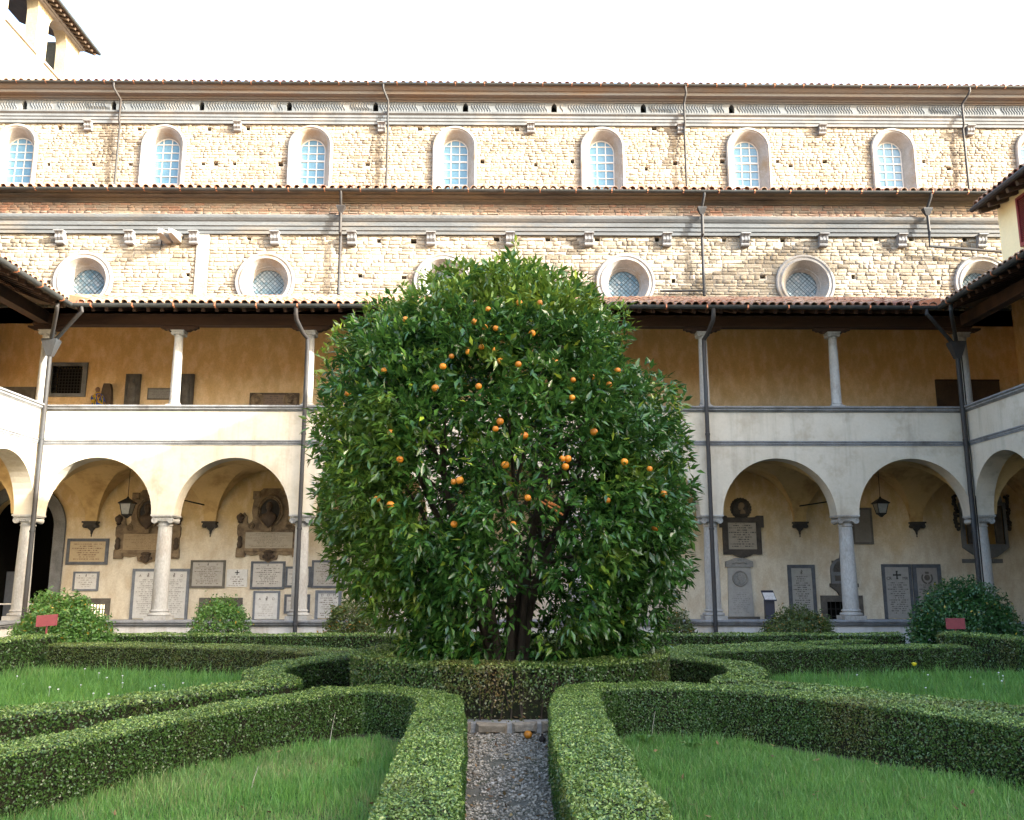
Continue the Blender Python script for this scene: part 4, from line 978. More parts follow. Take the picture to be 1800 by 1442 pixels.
# ---- grass
def in_poly(P, poly):
    x, y = P[:,0], P[:,1]; ins = np.zeros(len(P), bool); n = len(poly)
    for i in range(n):
        x0, y0 = poly[i]; x1, y1 = poly[(i+1) % n]
        c = ((y0 > y) != (y1 > y)) & (x < (x1-x0)*(y-y0)/(y1-y0+1e-12)+x0); ins ^= c
    return ins
def lawn(label, poly, dens, hgt, wid, far=0, dryp=.06):
    poly = np.array(poly); lo, hi = poly.min(0), poly.max(0); n = int(np.prod(hi-lo)*dens)
    P = np.stack([rng.uniform(lo[0], hi[0], n), rng.uniform(lo[1], hi[1], n)], 1); P = P[in_poly(P, poly)]; n = len(P)
    q = np.concatenate([P, np.zeros((n, 1))], 1)
    h = hgt*np.exp(rng.normal(0, .35, n))*(1+.4*vnoise(q, 2.5, 21)); ang = rng.uniform(0, 6.283, n)
    lean = np.abs(rng.normal(.35, .25, n))*h; wd = wid*rng.uniform(.6, 1.3, n)
    la = ang+rng.normal(0, .6, n)+1.57; wind = np.stack([np.cos(la), np.sin(la)], 1)*lean[:, None]
    t = np.stack([np.cos(ang), np.sin(ang)], 1)*wd[:, None]*.5
    z = np.full(n, .006)
    v = np.stack([np.c_[P-t, z], np.c_[P+t, z], np.c_[P+t*.8+wind*.35, h*.55], np.c_[P-t*.8+wind*.35, h*.55], np.c_[P+wind*1.05, h*.96]], 1).reshape(-1, 3)
    b = np.arange(n)*5
    f = np.concatenate([np.stack([b, b+1, b+2], 1), np.stack([b, b+2, b+3], 1), np.stack([b+3, b+2, b+4], 1)])
    pat = vnoise(q, 1.4, 31)+.5*vnoise(q, 4, 32); rn = np.clip(rng.uniform(0, .8, n)+.25*pat, 0, .98); dr = np.where(rng.uniform(size=n) < dryp*np.clip(1+1.6*pat, .2, 4), rng.uniform(.2, .9, n), 0)
    o = np_mesh('lawn_grass', v, f, MT['grass'], None, (float(P[:,0].mean()), float(P[:,1].mean()), 0), 'stuff', {'rnd': np.tile(rn, 3), 'dry': np.tile(dr, 3)})
    tag(o, label, 'grass'); return o
lawn('long grass in the bed left of the path', [(-.72,5.0),(-.95,9.2),(-1.3,9.75),(-2.0,9.3),(-3.3,7.3),(-4.3,5.4),(-4.4,5.0)], 5600, .068, .0055, dryp=.14)
lawn('long grass in the bed right of the path', [(.85,5.0),(1.0,9.2),(1.35,9.75),(2.4,9.5),(3.9,7.6),(5.0,5.4),(5.1,5.0)], 5600, .064, .0055, dryp=.1)
lawn('bright grass of the left lawn', [(-3.0,10.8),(-3.35,12.4),(-3.0,14.4),(-4.5,15.65),(-8.4,16.6),(-8.5,8),(-6.4,6.6)], 1250, .12, .011, dryp=.03)
lawn('dark grass of the right lawn', [(3.1,10.9),(3.5,12.4),(3.1,14.3),(4.9,15.4),(9.1,15.9),(9.8,9),(7.0,6.6)], 1250, .11, .011, dryp=.03)
for nm, poly in (('turf', [(-.66,2),(-.8,9.6),(-1.7,9.6),(-5.5,3.8),(-5.5,2)]), ('turf', [(.8,2),(1,9.6),(2.4,9.6),(6,4),(6,2)]), ('turf', [(-2.9,10.6),(-3.2,14.6),(-8.3,16.7),(-8.6,7),(-6.2,6.4)]), ('turf', [(3,10.6),(3.2,14.4),(8.9,16.1),(10,9),(6.8,6.4)])):
    tag(MB().add([(x, y, .003) for x, y in poly], [tuple(range(len(poly)))]).build(nm, MT['turf']), kind='structure')
# ---- gravel on the path, edging stones, kerb of the round bed
n = 13500
P = np.stack([rng.uniform(-.42, .56, n), rng.uniform(3.2, 10.08, n)], 1)
kp = vnoise(np.c_[P, np.zeros(n)], 3.2, 40)+vnoise(np.c_[P, np.zeros(n)], 9, 41)*.5 < .55+rng.uniform(-.3,.3,n); P = P[kp]; n = len(P)
s = .0115*np.exp(rng.normal(0, .38, n)); base = np.array([(1,0,0),(-1,0,0),(0,1,0),(0,-1,0),(0,0,.55),(0,0,-.4)])
v = base[None]*s[:, None, None]*rng.uniform(.7, 1.35, (n, 6, 1)); a = rng.uniform(0, 6.28, n); ca, sa_ = np.cos(a)[:, None], np.sin(a)[:, None]
v = np.stack([v[..., 0]*ca-v[..., 1]*sa_*.75+P[:, 0:1], v[..., 0]*sa_+v[..., 1]*ca*.75+P[:, 1:2], v[..., 2]+s[:, None]*.3+.004], -1).reshape(-1, 3)
f = np.array([(0,2,4),(2,1,4),(1,3,4),(3,0,4),(2,0,5),(1,2,5),(3,1,5),(0,3,5)]); f = (f[None]+6*np.arange(n)[:, None, None]).reshape(-1, 3)
np_mesh('gravel', v, f, MT['gravel'], path, (0,0,0), 'stuff', {'rnd': np.repeat(rng.uniform(size=n), 8)})
EDM = []
for i in range(6):
    v, f = stone_geo(.2, .1, .09, rr_); EDM.append(MB().add([(x, y+.05, z+.03) for x, y, z in v], f).mesh('edging_stone', MT['kerb']))
for sx in (-1, 1):
    y = 3.3
    while y < 9.9:
        L = rr_.uniform(.12, .34); x = (-.40 if sx < 0 else .50+.02*rr_.random())
        if rr_.random() < .85: inst('edging_stone', EDM[rr_.randrange(6)], path, (x+rr_.uniform(-.02,.02), y+L/2, .0), (rr_.uniform(-.12,.12), rr_.uniform(-.1,.1), R(90)+rr_.uniform(-.12,.12)), (L/.2*.95, .8, rr_.uniform(.35,.7)))
        y += L+rr_.uniform(0,.05)
kerb = thing('round_kerb', 'low kerb of rough stones round the orange tree bed', 'kerb', (RC[0], RC[1], 0))
MB().lathe([(2.1,0),(2.23,0),(2.23,.1),(2.1,.1)], (RC[0], RC[1], 0), 64).build('mortar', MT['mortar_white'], kerb)
soil = MB().lathe([(2.11,.02),(1.7,.1),(.6,.16),(.001,.18)], (RC[0], RC[1], 0), 48, cap=False).build('bed_soil', MT['soil']); tag(soil, kind='structure')
a = 0
while a < 360:
    w = rr_.uniform(5.5, 10.5); L = 2.25*R(w)
    t = R(a+w/2); inst('stone', EDM[rr_.randrange(6)], kerb, (RC[0]+2.25*math.cos(t), RC[1]+2.25*math.sin(t), .025), (rr_.uniform(-.05,.05), rr_.uniform(-.03,.03), t+R(90)), (L/.2*.9, .75, 1.12+rr_.uniform(-.12,.12)))
    a += w+rr_.uniform(.4, 1.6)

# ================================================================== ORANGE TREE
TY = 12.05
prof_px = [(468,888,925),(500,835,972),(530,760,1022),(560,690,1072),(590,635,1100),(630,592,1112),(670,574,1116),(710,566,1146),(750,562,1180),(800,562,1205),(850,562,1214),(900,564,1216),(950,570,1210),(1000,600,1196),(1050,638,1188),(1100,668,1168),(1150,712,1130)]
pz, pc, pw = [], [], []
for y, l, r in prof_px:
    a, b = atY(l, y, TY), atY(r, y, TY); pz.append(a[1]); pc.append((a[0]+b[0])/2); pw.append((b[0]-a[0])/2)
pz, pc, pw = map(np.array, (pz[::-1], pc[::-1], pw[::-1]))
def crown_at(z): return np.interp(z, pz, pc), np.interp(z, pz, pw)
tree = thing('orange_tree', 'large leafy orange tree bearing oranges in the middle of the garden', 'tree', (.08, TY, .15))
# stems and limbs
tb = MB(); tips = []
rt = random.Random(21)
for k in range(9):
    a = 2*math.pi*k/9+rt.uniform(-.2,.2); b0 = Vector((.08+.16*math.cos(a), TY+.16*math.sin(a), .12)); zt = rt.uniform(2.4, 4.2)
    c, w = crown_at(zt); rad = w*rt.uniform(.35,.62)
    p3 = Vector((c+rad*math.cos(a), TY+rad*math.sin(a), zt)); p1 = b0.lerp(p3, .3)+Vector((-.14*math.cos(a), -.14*math.sin(a), .2)); p2 = b0.lerp(p3, .65)+Vector((rt.uniform(-.15,.15), rt.uniform(-.15,.15), .12))
    r0 = rt.uniform(.05,.08); ln = catmull([b0, p1, p2, p3], .25); tb.tube([tuple(q) for q in ln], [r0*(1-.62*i/len(ln)) for i in range(len(ln))], 8)
    for j in range(6):
        i = int(len(ln)*rt.uniform(.45,.98)); s = Vector(ln[min(i, len(ln)-1)]); z = s.z+rt.uniform(-.2, 1.4); z = min(max(z, 1.0), 5.5)
        c, w = crown_at(z); aa = a+rt.uniform(-.9,.9); q = Vector((c+w*.85*math.cos(aa), TY+w*.85*math.sin(aa), z)); m = s.lerp(q, .5)+Vector((0,0,rt.uniform(.0,.25)))
        l2 = catmull([s, m, q], .25); tb.tube([tuple(x) for x in l2], [r0*.42*(1-.75*i/len(l2)) for i in range(len(l2))], 6); tips.append(q)
tb.build('trunk', MT['bark'], tree, smooth=True)
# leaf rosettes through a thick, uneven shell, with holes where light comes through
# lobes: the ends of the main boughs, each a bushel of rosettes; between them the crown falls back into shade
lz, lt = [], []
for k, z in enumerate(np.arange(pz[0]+.22, pz[-1]-.1, .5)):
    _, w = crown_at(z); m = max(4, int(2*math.pi*w/.74))
    for i in range(m):
        t = 2*math.pi*(i+(.5 if k % 2 else 0))/m+rt.uniform(-.12,.12)
        if math.sin(t) > .35 and rt.random() < .45 or rt.random() < .1: continue
        lz.append(z+rt.uniform(-.14,.14)); lt.append(t)
lz, lt = np.array(lz), np.array(lt); NLOB = len(lz)
lc, lw = crown_at(lz); lw = lw*.975; lr = rng.uniform(.24, .6, NLOB)*np.clip(lw/1.5, .45, 1)
sink = rng.uniform(.45, 1.15, NLOB)
LC = np.stack([lc+(lw-lr*sink)*np.cos(lt), TY+(lw-lr*sink)*np.sin(lt), lz], 1)
nl = 11500; li = rng.choice(NLOB, nl, p=lr**2/(lr**2).sum()); d = rng.normal(size=(nl, 3)); d /= np.linalg.norm(d, axis=1, keepdims=True)
Dl = np.stack([np.cos(lt[li]), np.sin(lt[li]), np.full(nl, .25)], 1); ok = (d*Dl).sum(1) > -.35
d, li, Dl = d[ok], li[ok], Dl[ok]
PL = LC[li]+d*(lr[li]*rng.uniform(.7, 1.08, len(li)))[:, None]*np.array([1, 1, .9])
OL = d*.8+Dl*.5
# shell behind the lobes and a thin inner fill
ns = 9000; zz = rng.uniform(pz[0]-.05, pz[-1]-.12, ns*3); c, w = crown_at(zz); kp = rng.uniform(size=len(zz)) < w/pw.max()+.1; zz, c, w = zz[kp][:ns], c[kp][:ns], w[kp][:ns]; ns = len(zz)
th = np.where(rng.uniform(size=ns) < .68, rng.uniform(np.pi, 2*np.pi, ns), rng.uniform(0, np.pi, ns))
fr = np.where(rng.uniform(size=ns) < .22, rng.uniform(.25, .8, ns), .76-np.abs(rng.normal(0, .09, ns))); tp = zz > pz[-3]; fr = np.where(tp, np.sqrt(rng.uniform(0, .9, ns)), fr)
Ds = np.stack([np.cos(th), np.sin(th), np.zeros(ns)], 1); PS = np.stack([c, np.full(ns, TY), zz], 1)+Ds*(w*fr)[:, None]
Pc = np.concatenate([PL, PS]); D = np.concatenate([OL, Ds]); nc = len(Pc)
gap = vnoise(Pc, 3.0, 8)+vnoise(Pc, 6.5, 7)*.6
low = (Pc[:,2] < 3.6) & (np.abs(Pc[:,0]-.25) < 1.7); isS = np.arange(nc) >= len(PL)
keep = rng.uniform(size=nc) < np.where(gap > np.where(low, .62, .95), np.where(isS, .15, .6), 1.0)
keep &= ~((Pc[:,2] < 1.5) & (np.abs(Pc[:,0]-.12) < .62) & (Pc[:,1] < TY+.6) & (rng.uniform(size=nc) < .8))
hollow = ((Pc[:,0]-.42-.12*(Pc[:,2]-2.3))/.55)**2+((Pc[:,2]-2.2)/1.35)**2 < 1
keep &= ~(hollow & (Pc[:,1] < TY-.9) & (rng.uniform(size=nc) < np.where(isS, .9, .62)))
hollow2 = ((Pc[:,0]+.75)/.42)**2+((Pc[:,2]-2.75)/.5)**2 < 1
keep &= ~(hollow2 & (Pc[:,1] < TY) & (rng.uniform(size=nc) < .72))
keep &= Pc[:,2] > .5
Pc, D = Pc[keep], D[keep]; nc = len(Pc)
out = D.copy(); out[:,2] += np.where(Pc[:,2] > 3.4, (Pc[:,2]-3.4)*.4, (Pc[:,2]-3.4)*.24); out += rng.normal(0, .3, (nc, 3)); out /= np.linalg.norm(out, axis=1, keepdims=True)
# upright shoots breaking the outline
sh = []
for px, py, n, dx in ((905,433,15,-3),(882,450,8,2),(800,466,8,-2),(838,480,7,2),(958,498,8,3),(748,500,9,4),(1000,508,7,2),(775,515,6,0),(598,572,10,6),(630,582,8,2),(662,562,7,-3),(700,540,6,0),(1042,530,6,4),(1110,572,6,10),(1178,702,9,-4),(1192,722,7,3),(1150,690,7,0),(566,622,6,-6),(556,660,5,-6),(870,462,6,0),(930,465,6,0),(720,520,6,2)):
    x, z = atY(px, py, TY-.15)
    for i in range(n): sh.append((x-dx*.004*i, TY-.15+rng.normal(0,.03), z-.05*i))
sh = np.array(sh)+rng.normal(0, .012, (len(sh), 3)); so = np.tile([0, 0, 1.], (len(sh), 1))+rng.normal(0, .25, (len(sh), 3))
droop = so/np.linalg.norm(so, axis=1, keepdims=True)
# rosettes -> leaves
def rosette(Pc, out, per, spread):
    n = len(Pc)*per; C = np.repeat(Pc, per, 0); O = np.repeat(out, per, 0)
    d = O*.75+rng.normal(0, spread, (n, 3)); d[:,2] -= .12; d /= np.linalg.norm(d, axis=1, keepdims=True)
    return C+d*rng.uniform(0, .05, (n, 1))+rng.normal(0, .02, (n, 3)), d
A, dA = rosette(Pc, out, 6, .6); B, dB = rosette(sh, droop, 5, .75)
LP = np.concatenate([A, B]); LDr = np.concatenate([dA, dB]); young = np.concatenate([np.zeros(len(A)), np.ones(len(B))]); n = len(LP)
side = np.cross(LDr, np.tile([0, 0, 1.], (n, 1))+rng.normal(0, .45, (n, 3))); side /= np.linalg.norm(side, axis=1, keepdims=True)+1e-9; up = np.cross(side, LDr)
LL = rng.uniform(.09, .165, n)*np.where(young > 0, .75, 1); LW = LL*rng.uniform(.32, .42, n)
leafv = np.array([(0,0,0),(-.5,.42,.16),(0,.45,-.04),(.5,.42,.16),(0,1,-.14)])
leaff = np.array([(0,2,1),(0,3,2),(1,2,4),(2,3,4)])
# the 300 leaves that show largest are objects of their own
tc = np.array([0, 0, EYE])-LP; dist = np.linalg.norm(tc, axis=1); facing = np.abs((up*tc).sum(1))/dist
cc, ww = crown_at(LP[:,2]); rr = np.hypot(LP[:,0]-cc, LP[:,1]-TY)/ww
score = LL*LW*facing/dist**2*np.where((rr > .99) & (LP[:,1] < TY-.8), 1, .0); big = np.argsort(-score)[:300]; mask = np.zeros(n, bool); mask[big] = True
yl = np.clip(young*.75+np.where((LP[:,0] < -1.2) & (LP[:,2] < 3.8), .18, 0)+np.where(LP[:,2] > 5.0, .28, 0)+np.clip(vnoise(LP, 2.4, 77)-.5, 0, .4), 0, .8)*rng.uniform(.3, 1.1, n)
yl = np.where(rng.uniform(size=n) < .02, rng.uniform(.5, 1, n), yl)
def leaf_mesh(ix):
    m = len(ix); v = (LP[ix][:, None]+side[ix][:, None]*(leafv[None, :, 0:1]*LW[ix][:, None, None])+LDr[ix][:, None]*(leafv[None, :, 1:2]*LL[ix][:, None, None])+up[ix][:, None]*(leafv[None, :, 2:3]*LW[ix][:, None, None])).reshape(-1, 3)
    f = (leaff[None]+5*np.arange(m)[:, None, None]).reshape(-1, 3); return v, f
rest = np.where(~mask)[0]; v, f = leaf_mesh(rest)
np_mesh('crown', v, f, MT['leaf'], tree, WL[tree], 'stuff', {'rnd': np.repeat(rng.uniform(size=len(rest)), 4), 'dry': np.repeat(yl[rest], 4)})
LM = MB().add([tuple(p) for p in leafv], [tuple(q) for q in leaff]).mesh('leaf', MT['leaf'])
for i in big:
    o = bpy.data.objects.new('leaf', LM); col.objects.link(o); o.parent = tree
    M = Matrix((Vector(side[i])*LW[i], Vector(LDr[i])*LL[i], Vector(up[i])*LW[i])).transposed().to_4x4(); M.translation = Vector(LP[i])-WL[tree]; o.matrix_local = M
# oranges hang just inside the outline
om = MB().lathe([(.001,-.038),(.018,-.035),(.031,-.025),(.039,-.007),(.04,.007),(.034,.023),(.02,.034),(.006,.037),(.001,.034)], n=16).mesh('orange', MT['orange'], True, angle=80)
OP = [(763,208),(831,210),(662,229),(393,262),(651,288),(687,291),(617,270),(805,308),(640,352),(543,382),(515,415),(598,368),(684,362),(701,397),(760,408),(880,402),(870,396),(323,428),(490,485),(938,459),(998,449),(1083,429),(1055,474),(935,517),(631,480),(206,503),(701,594),(686,618),(780,640),(1006,628),(375,718),(718,735),(903,715),(921,715),(913,741),(550,790),(570,785),(790,842),(345,630),(590,878),(743,928),(551,928),(300,847),(1233,829),(1205,940),(345,865),(1105,725),(1187,748),(1050,850)]
for cx, cy in OP:
    px, py = 500+cx/1.849, 420+cy/1.849; Y = TY
    for it in range(6):
        x, z = atY(px, py, Y); c, w = crown_at(z); Y = TY-math.sqrt(max(.04, 1-min(.98, ((x-c)/w)**2)))*w*.93
    x, z = atY(px, py, Y); inst('orange', om, tree, (float(x), float(Y), float(z)), (rt.uniform(-.4,.4), rt.uniform(-.4,.4), rt.uniform(0,6)), tuple([rt.uniform(.8,1.12)]*3))
for a, b in (((948,880),(990,905)),((958,878),(985,892)),((962,884),(978,889))):
    Y = 10.25; p, q = atY(*a, Y), atY(*b, Y); MB().tube([(p[0],Y,p[1]),(q[0],Y+.05,q[1])], .012, 6).build('snapped_branch', MT['snapped'], tree)
for (px, py), nm, lb, m in (((928,1296), 'fallen_orange', 'single fallen orange lying on the gravel path', MT['orange']),):
    x, y = atZ(px, py+4, 0); tag(inst('fallen_orange', om, None, (x, y, .046), (.5,.3,0), (1.1,1.1,1.05)), lb, 'orange')
x, y = atZ(953, 1306, 0)
tag(MB().lathe([(.002,0),(.028,.008),(.035,.03),(.026,.055),(.01,.066),(.012,.085),(.002,.088)], (x, y, .004), 9).build('shrivelled_fruit', MT['rot'], None, (x, y, 0), True), 'small black shrivelled fruit on the gravel beside the fallen orange', 'fruit')

# ================================================================== SHRUBS
def shrub(name, label, X, Y, w, h, mat, n, leaf, seed, shape=1., flower=0, dens_in=.25):
    r = np.random.default_rng(seed); root = thing(name, label, 'shrub', (X, Y, 0))
    sb = MB(); q = random.Random(seed)
    for k in range(9):
        a = q.uniform(0, 6.28); R0 = w*q.uniform(.3,.8); zt = h*q.uniform(.5,.9)
        sb.tube([(X+.05*math.cos(a),Y+.05*math.sin(a),0),(X+R0*.35*math.cos(a),Y+R0*.35*math.sin(a),zt*.5),(X+R0*math.cos(a)*.8,Y+R0*math.sin(a)*.8,zt)], [.025,.016,.006], 5)
    sb.build('stems', MT['bark'], root)
    d = r.normal(size=(n, 3)); d /= np.linalg.norm(d, axis=1, keepdims=True); d[:,2] = np.abs(d[:,2])*1.0-.12*(r.uniform(size=n) < .4)
    rad = np.where(r.uniform(size=n) < dens_in, r.uniform(.3, 1, n), 1-np.abs(r.normal(0, .1, n)))
    rad *= 1+.16*vnoise(d, 4*shape, seed)+.1*vnoise(d, 9, seed+1)
    P = np.stack([X+d[:,0]*w*rad, Y+d[:,1]*w*.85*rad, h*(.12+.88*d[:,2]*rad)], 1)
    k = r.uniform(size=n) < np.clip(.75-vnoise(P, 7, seed+2)*.7, .1, 1); P, d = P[k], d[k]; P[:,2] = np.maximum(P[:,2], .03)
    per = 4; m = len(P)*per; P = np.repeat(P, per, 0)+r.normal(0, leaf*.55, (m, 3)); N3 = np.repeat(d, per, 0)*.5+r.normal(0, .6, (m, 3))+np.array([0,0,.35]); N3 /= np.linalg.norm(N3, axis=1, keepdims=True)
    L = leaf*r.uniform(.6, 1.3, m); v, f = leaf_quads(P, N3, L, L*r.uniform(.4,.6,m)); dr = np.where(r.uniform(size=m) < flower, r.uniform(.4, 1, m), 0)
    np_mesh('foliage', v, f, MT[mat], root, WL[root], 'stuff', {'rnd': r.uniform(0,.9,m), 'dry': dr})
shrub('garden_shrub', 'wide light green shrub behind the left red sign', -9.1, 18.9, 1.0, 1.32, 'shrub1', 7500, .07, 1, 1.3, .03)
shrub('garden_shrub', 'small layered green shrub in front of the second arch', -6.42, 20.8, .72, 1.25, 'shrub1', 2600, .065, 2, 2.2, .02)
shrub('garden_shrub', 'yellowish shrub half behind the left side of the orange tree', -3.4, 20.8, .72, 1.22, 'shrub3', 3600, .06, 3, 1.6, .05)
shrub('garden_shrub', 'small shrub half behind the right side of the orange tree', 3.95, 20.8, .5, .95, 'shrub3', 1800, .06, 4, 1.6, .05)
shrub('garden_shrub', 'low rounded olive shrub in front of the black information stand', 6.75, 20.8, .92, .98, 'shrub3', 5500, .055, 5, 1.2, .04)
shrub('garden_shrub', 'big dense dark green shrub behind the right red sign', 9.72, 19.0, 1.12, 1.62, 'shrub2', 9500, .07, 6, 1.2, .015)
shrub('garden_shrub', 'green shrub cut off by the left edge of the picture', -11.0, 18.2, .75, .85, 'shrub1', 2600, .065, 8, 1.4, .02)
# broad-leaved weeds at the foot of the right hedge
for px, py, s, lb in ((1135,1312,.16,'broad-leaved weed in the inner corner of the right hedge'),(1215,1318,.13,'broad-leaved weed at the foot of the right diagonal hedge'),(625,1350,.12,'broad-leaved weed in the long grass left of the path')):
    x, y = atZ(px, py, 0); w = thing('weed', lb, 'plant', (x, y, 0)); q = random.Random(px)
    for k in range(16):
        a = q.uniform(0, 6.28); L = s*q.uniform(.6,1.2); el = q.uniform(.3,1.1); dx, dy, dz = math.cos(a)*math.cos(el), math.sin(a)*math.cos(el), math.sin(el); wd = L*.22
        MB().add([(x,y,.01),(x+dx*L*.6-dy*wd,y+dy*L*.6+dx*wd,dz*L*.7+.02),(x+dx*L*.62,y+dy*L*.62,dz*L*.66),(x+dx*L*.6+dy*wd,y+dy*L*.6-dx*wd,dz*L*.7+.02),(x+dx*L,y+dy*L,dz*L*.75)], [(0,2,1),(0,3,2),(1,2,4),(2,3,4)]).build('leaf', MT['shrub1'], w)
# dry stalks standing in the grass
for k, (px, py, hh) in enumerate(((578,1318,.35),(475,1258,.42),(915,1260,.0),(440,1395,.2),(1145,1300,.28),(1795,1290,.3))):
    if hh:
        x, y = atZ(px, py, 0); tag(MB().tube([(x,y,0),(x+.02,y,hh*.5),(x+.05,y+.01,hh)], [.004,.003,.002], 4).build('dry_stalk', MT['mortar'], None, (x,y,0)), ('thin pale stalk rising from the grass near the inner corner of the left hedge','pale weed stalk standing above the left hedges','','short dry stalk at the foot of the left hedge','thin bent stalk at the foot of the right hedge','pale stalk at the right edge above the hedge')[k], 'stalk')

# ================================================================== MEMORIALS ON THE WALK WALL
def text_mesh(body, size, mat, name='inscription', ext=.002):
    cu = bpy.data.curves.new(name, 'FONT'); cu.body = body; cu.size = size; cu.align_x = 'CENTER'; cu.align_y = 'CENTER'; cu.extrude = ext; cu.resolution_u = 3
    t = bpy.data.objects.new(name, cu); col.objects.link(t); dg = bpy.context.evaluated_depsgraph_get()
    me = bpy.data.meshes.new_from_object(t.evaluated_get(dg)); bpy.data.objects.remove(t); bpy.data.curves.remove(cu)
    me.materials.clear(); me.materials.append(mat); me.name = name; return me
INK = mat_plain('worn_ink', (.09,.075,.06), .8); INKD = mat_plain('black_ink', (.03,.028,.025), .8)
FRD = mat_rough('bardiglio_border', (.15,.165,.19), (.1,.11,.13), 5, .6, .1, 30); FRM = mat_rough('grey_border', (.2,.185,.16), (.14,.13,.11), 5, .7, .1, 30)
FRB = mat_rough('blue_grey_border', (.24,.27,.31), (.18,.2,.24), 5, .6, .1, 30)
WH, GR, TN, LG = (.66,.66,.64), (.44,.42,.38), (.5,.4,.25), (.52,.5,.46)
def glyph(parent, body, x, z, y, size, mat=INK):
    inst('inscription', text_mesh(body, size, mat), parent, (x, y, z), (R(90), 0, 0))
def strokes(parent, x, y, z, segs, r, mat=INK, name='carved_sign'):
    mb = MB()
    for (a, b), (c, d) in segs: mb.tube([(x+a, y, z+b), (x+c, y, z+d)], r, 4)
    mb.build(name, mat, parent)
def chirho(parent, x, y, z, s):
    a = [math.pi/2-math.pi*i/8 for i in range(9)]; arc = [(.0+.2*s*math.cos(t), .3*s+.2*s*math.sin(t)) for t in a]
    strokes(parent, x, y, z, [((0,-.5*s),(0,.5*s)),((-.26*s,-.32*s),(.26*s,.12*s)),((-.26*s,.12*s),(.26*s,-.32*s))]+list(zip(arc[:-1], arc[1:])), .045*s)
def tablet(label, px, face, border, bw=.075, line=.05, top=.2, cols=1, ink=(.16,.13,.10), ao=None, cross=None, extra=None, fill=.86, strength=.85, name='memorial_tablet', bottom=True):
    x0, z0, x1, z1 = prect(*px); cx, cz = (x0+x1)/2, (z0+z1)/2; w, h = x1-x0, z1-z0
    t = thing(name, label, 'memorial tablet', (cx, YB, z0))
    yf = YB-.035
    if border:
        o = [(x0,z0),(x1,z0),(x1,z1),(x0,z1)]; i = [(x0+bw,z0+(bw if bottom else .02)),(x1-bw,z0+(bw if bottom else .02)),(x1-bw,z1-bw),(x0+bw,z1-bw)]
        MB().poly(o, [i], lambda a, b, d: (a, d, b), YB-.055, YB+.01).build('border', border, t); fw, fh = w-2*bw, h-2*bw
    else: fw, fh = w, h
    m = mat_text('engraved_'+str(len(bpy.data.materials)), face, ink, fw, fh, line, top, fill, cols, strength)
    MB().box(cx-fw/2+.001, cx+fw/2-.001, yf, YB+.01, cz-fh/2+.001, cz+fh/2-.001).build('slab', m, t, (cx, yf, cz))
    zt = cz+fh/2-fh*top*.52
    for c_ in ([cx] if cols == 1 else [cx-fw/4, cx+fw/4]):
        if ao:
            k = fw/cols; s = min(.13, fh*top*.75); glyph(t, 'A', c_-k*.3, zt-s*.1, yf-.004, s*.75); glyph(t, '\u03a9', c_+k*.3, zt-s*.1, yf-.004, s*.75); chirho(t, c_, yf-.004, zt, s)
    if cross:
        s = cross; q = [((0,-s),(0,s)),((-s,0),(s,0))]+[((-.25*s,e*s),(.25*s,e*s)) for e in (-1,1)]+[((e*s,-.25*s),(e*s,.25*s)) for e in (-1,1)]
        strokes(t, cx, yf-.004, zt, q, .018 if s > .08 else .011, INKD)
    if extra: extra(t, cx, cz, fw, fh, yf, zt)
    return t
tablet('tan stone tablet with a dark border below the leftmost corbel', (118,947,191,993), TN, FRD, .085, .062, .05, ink=(.17,.09,.05))
tablet('small white tablet with a grey border above the lit barred window', (129,1005,174,1039), WH, FRB, .055, .062, .26, ao=True, ink=(.3,.28,.25))
tablet('large double white tablet with a blue-grey border behind the second column', (231,1000,332,1092), WH, FRB, .08, .057, .16, 2, ao=True, ink=(.25,.24,.22), bottom=False)
tablet('grey-brown framed tablet right of the large double tablet', (335,985,396,1034), GR, FRM, .06, .05, .17, ao=True)
tablet('small unframed white tablet with a cross', (399,1001,435,1032), WH, None, 0, .062, .36, cross=.055)
tablet('grey tablet with a dark border under the bust monument beside the downpipe', (441,987,501,1036), LG, FRD, .065, .054, .14, ao=True, ink=(.1,.09,.08))
tablet('small dark-bordered tablet half hidden by the downpipe, upper of two', (502,996,547,1033), LG, FRD, .065, .056, .12)
tablet('grey dark-bordered tablet just left of the orange tree', (548,985,607,1034), GR, FRD, .065, .05, .05)
tablet('pale tablet with a blue-grey border standing on the podium line left of the downpipe', (445,1039,492,1092), WH, FRB, .06, .06, .42, ao=True, ink=(.42,.4,.37), bottom=False)
tablet('small dark-bordered tablet half hidden by the downpipe, lower of two', (500,1045,545,1079), LG, FRD, .07, .058, .12)
tablet('white tablet lettered D O M with a grey border left of the orange tree', (554,1038,600,1092), (.6,.6,.58), FRB, .085, .062, .15, bottom=False, extra=lambda t, cx, cz, w, h, y, zt: [glyph(t, s, cx+dx*w, zt, y-.004, .1, INKD) for s, dx in (('D',-.3),('O',0),('M',.3))])
tablet('grey-bordered tablet hidden behind the leaves of the orange tree', (634,1037,672,1077), LG, FRD, .065, .056, .1)
tablet('tall grey slab with a dark border left of the right barred window', (1386,993,1434,1092), (.4,.39,.36), FRD, .1, .062, .16, ink=(.07,.065,.06), bottom=False, extra=lambda t, cx, cz, w, h, y, zt: chirho(t, cx, y-.004, zt, .13))
tablet('plain grey tablet behind the right-hand lantern', (1497,893,1533,957), (.23,.21,.18), FRM, .06, .06, .1, strength=.25)
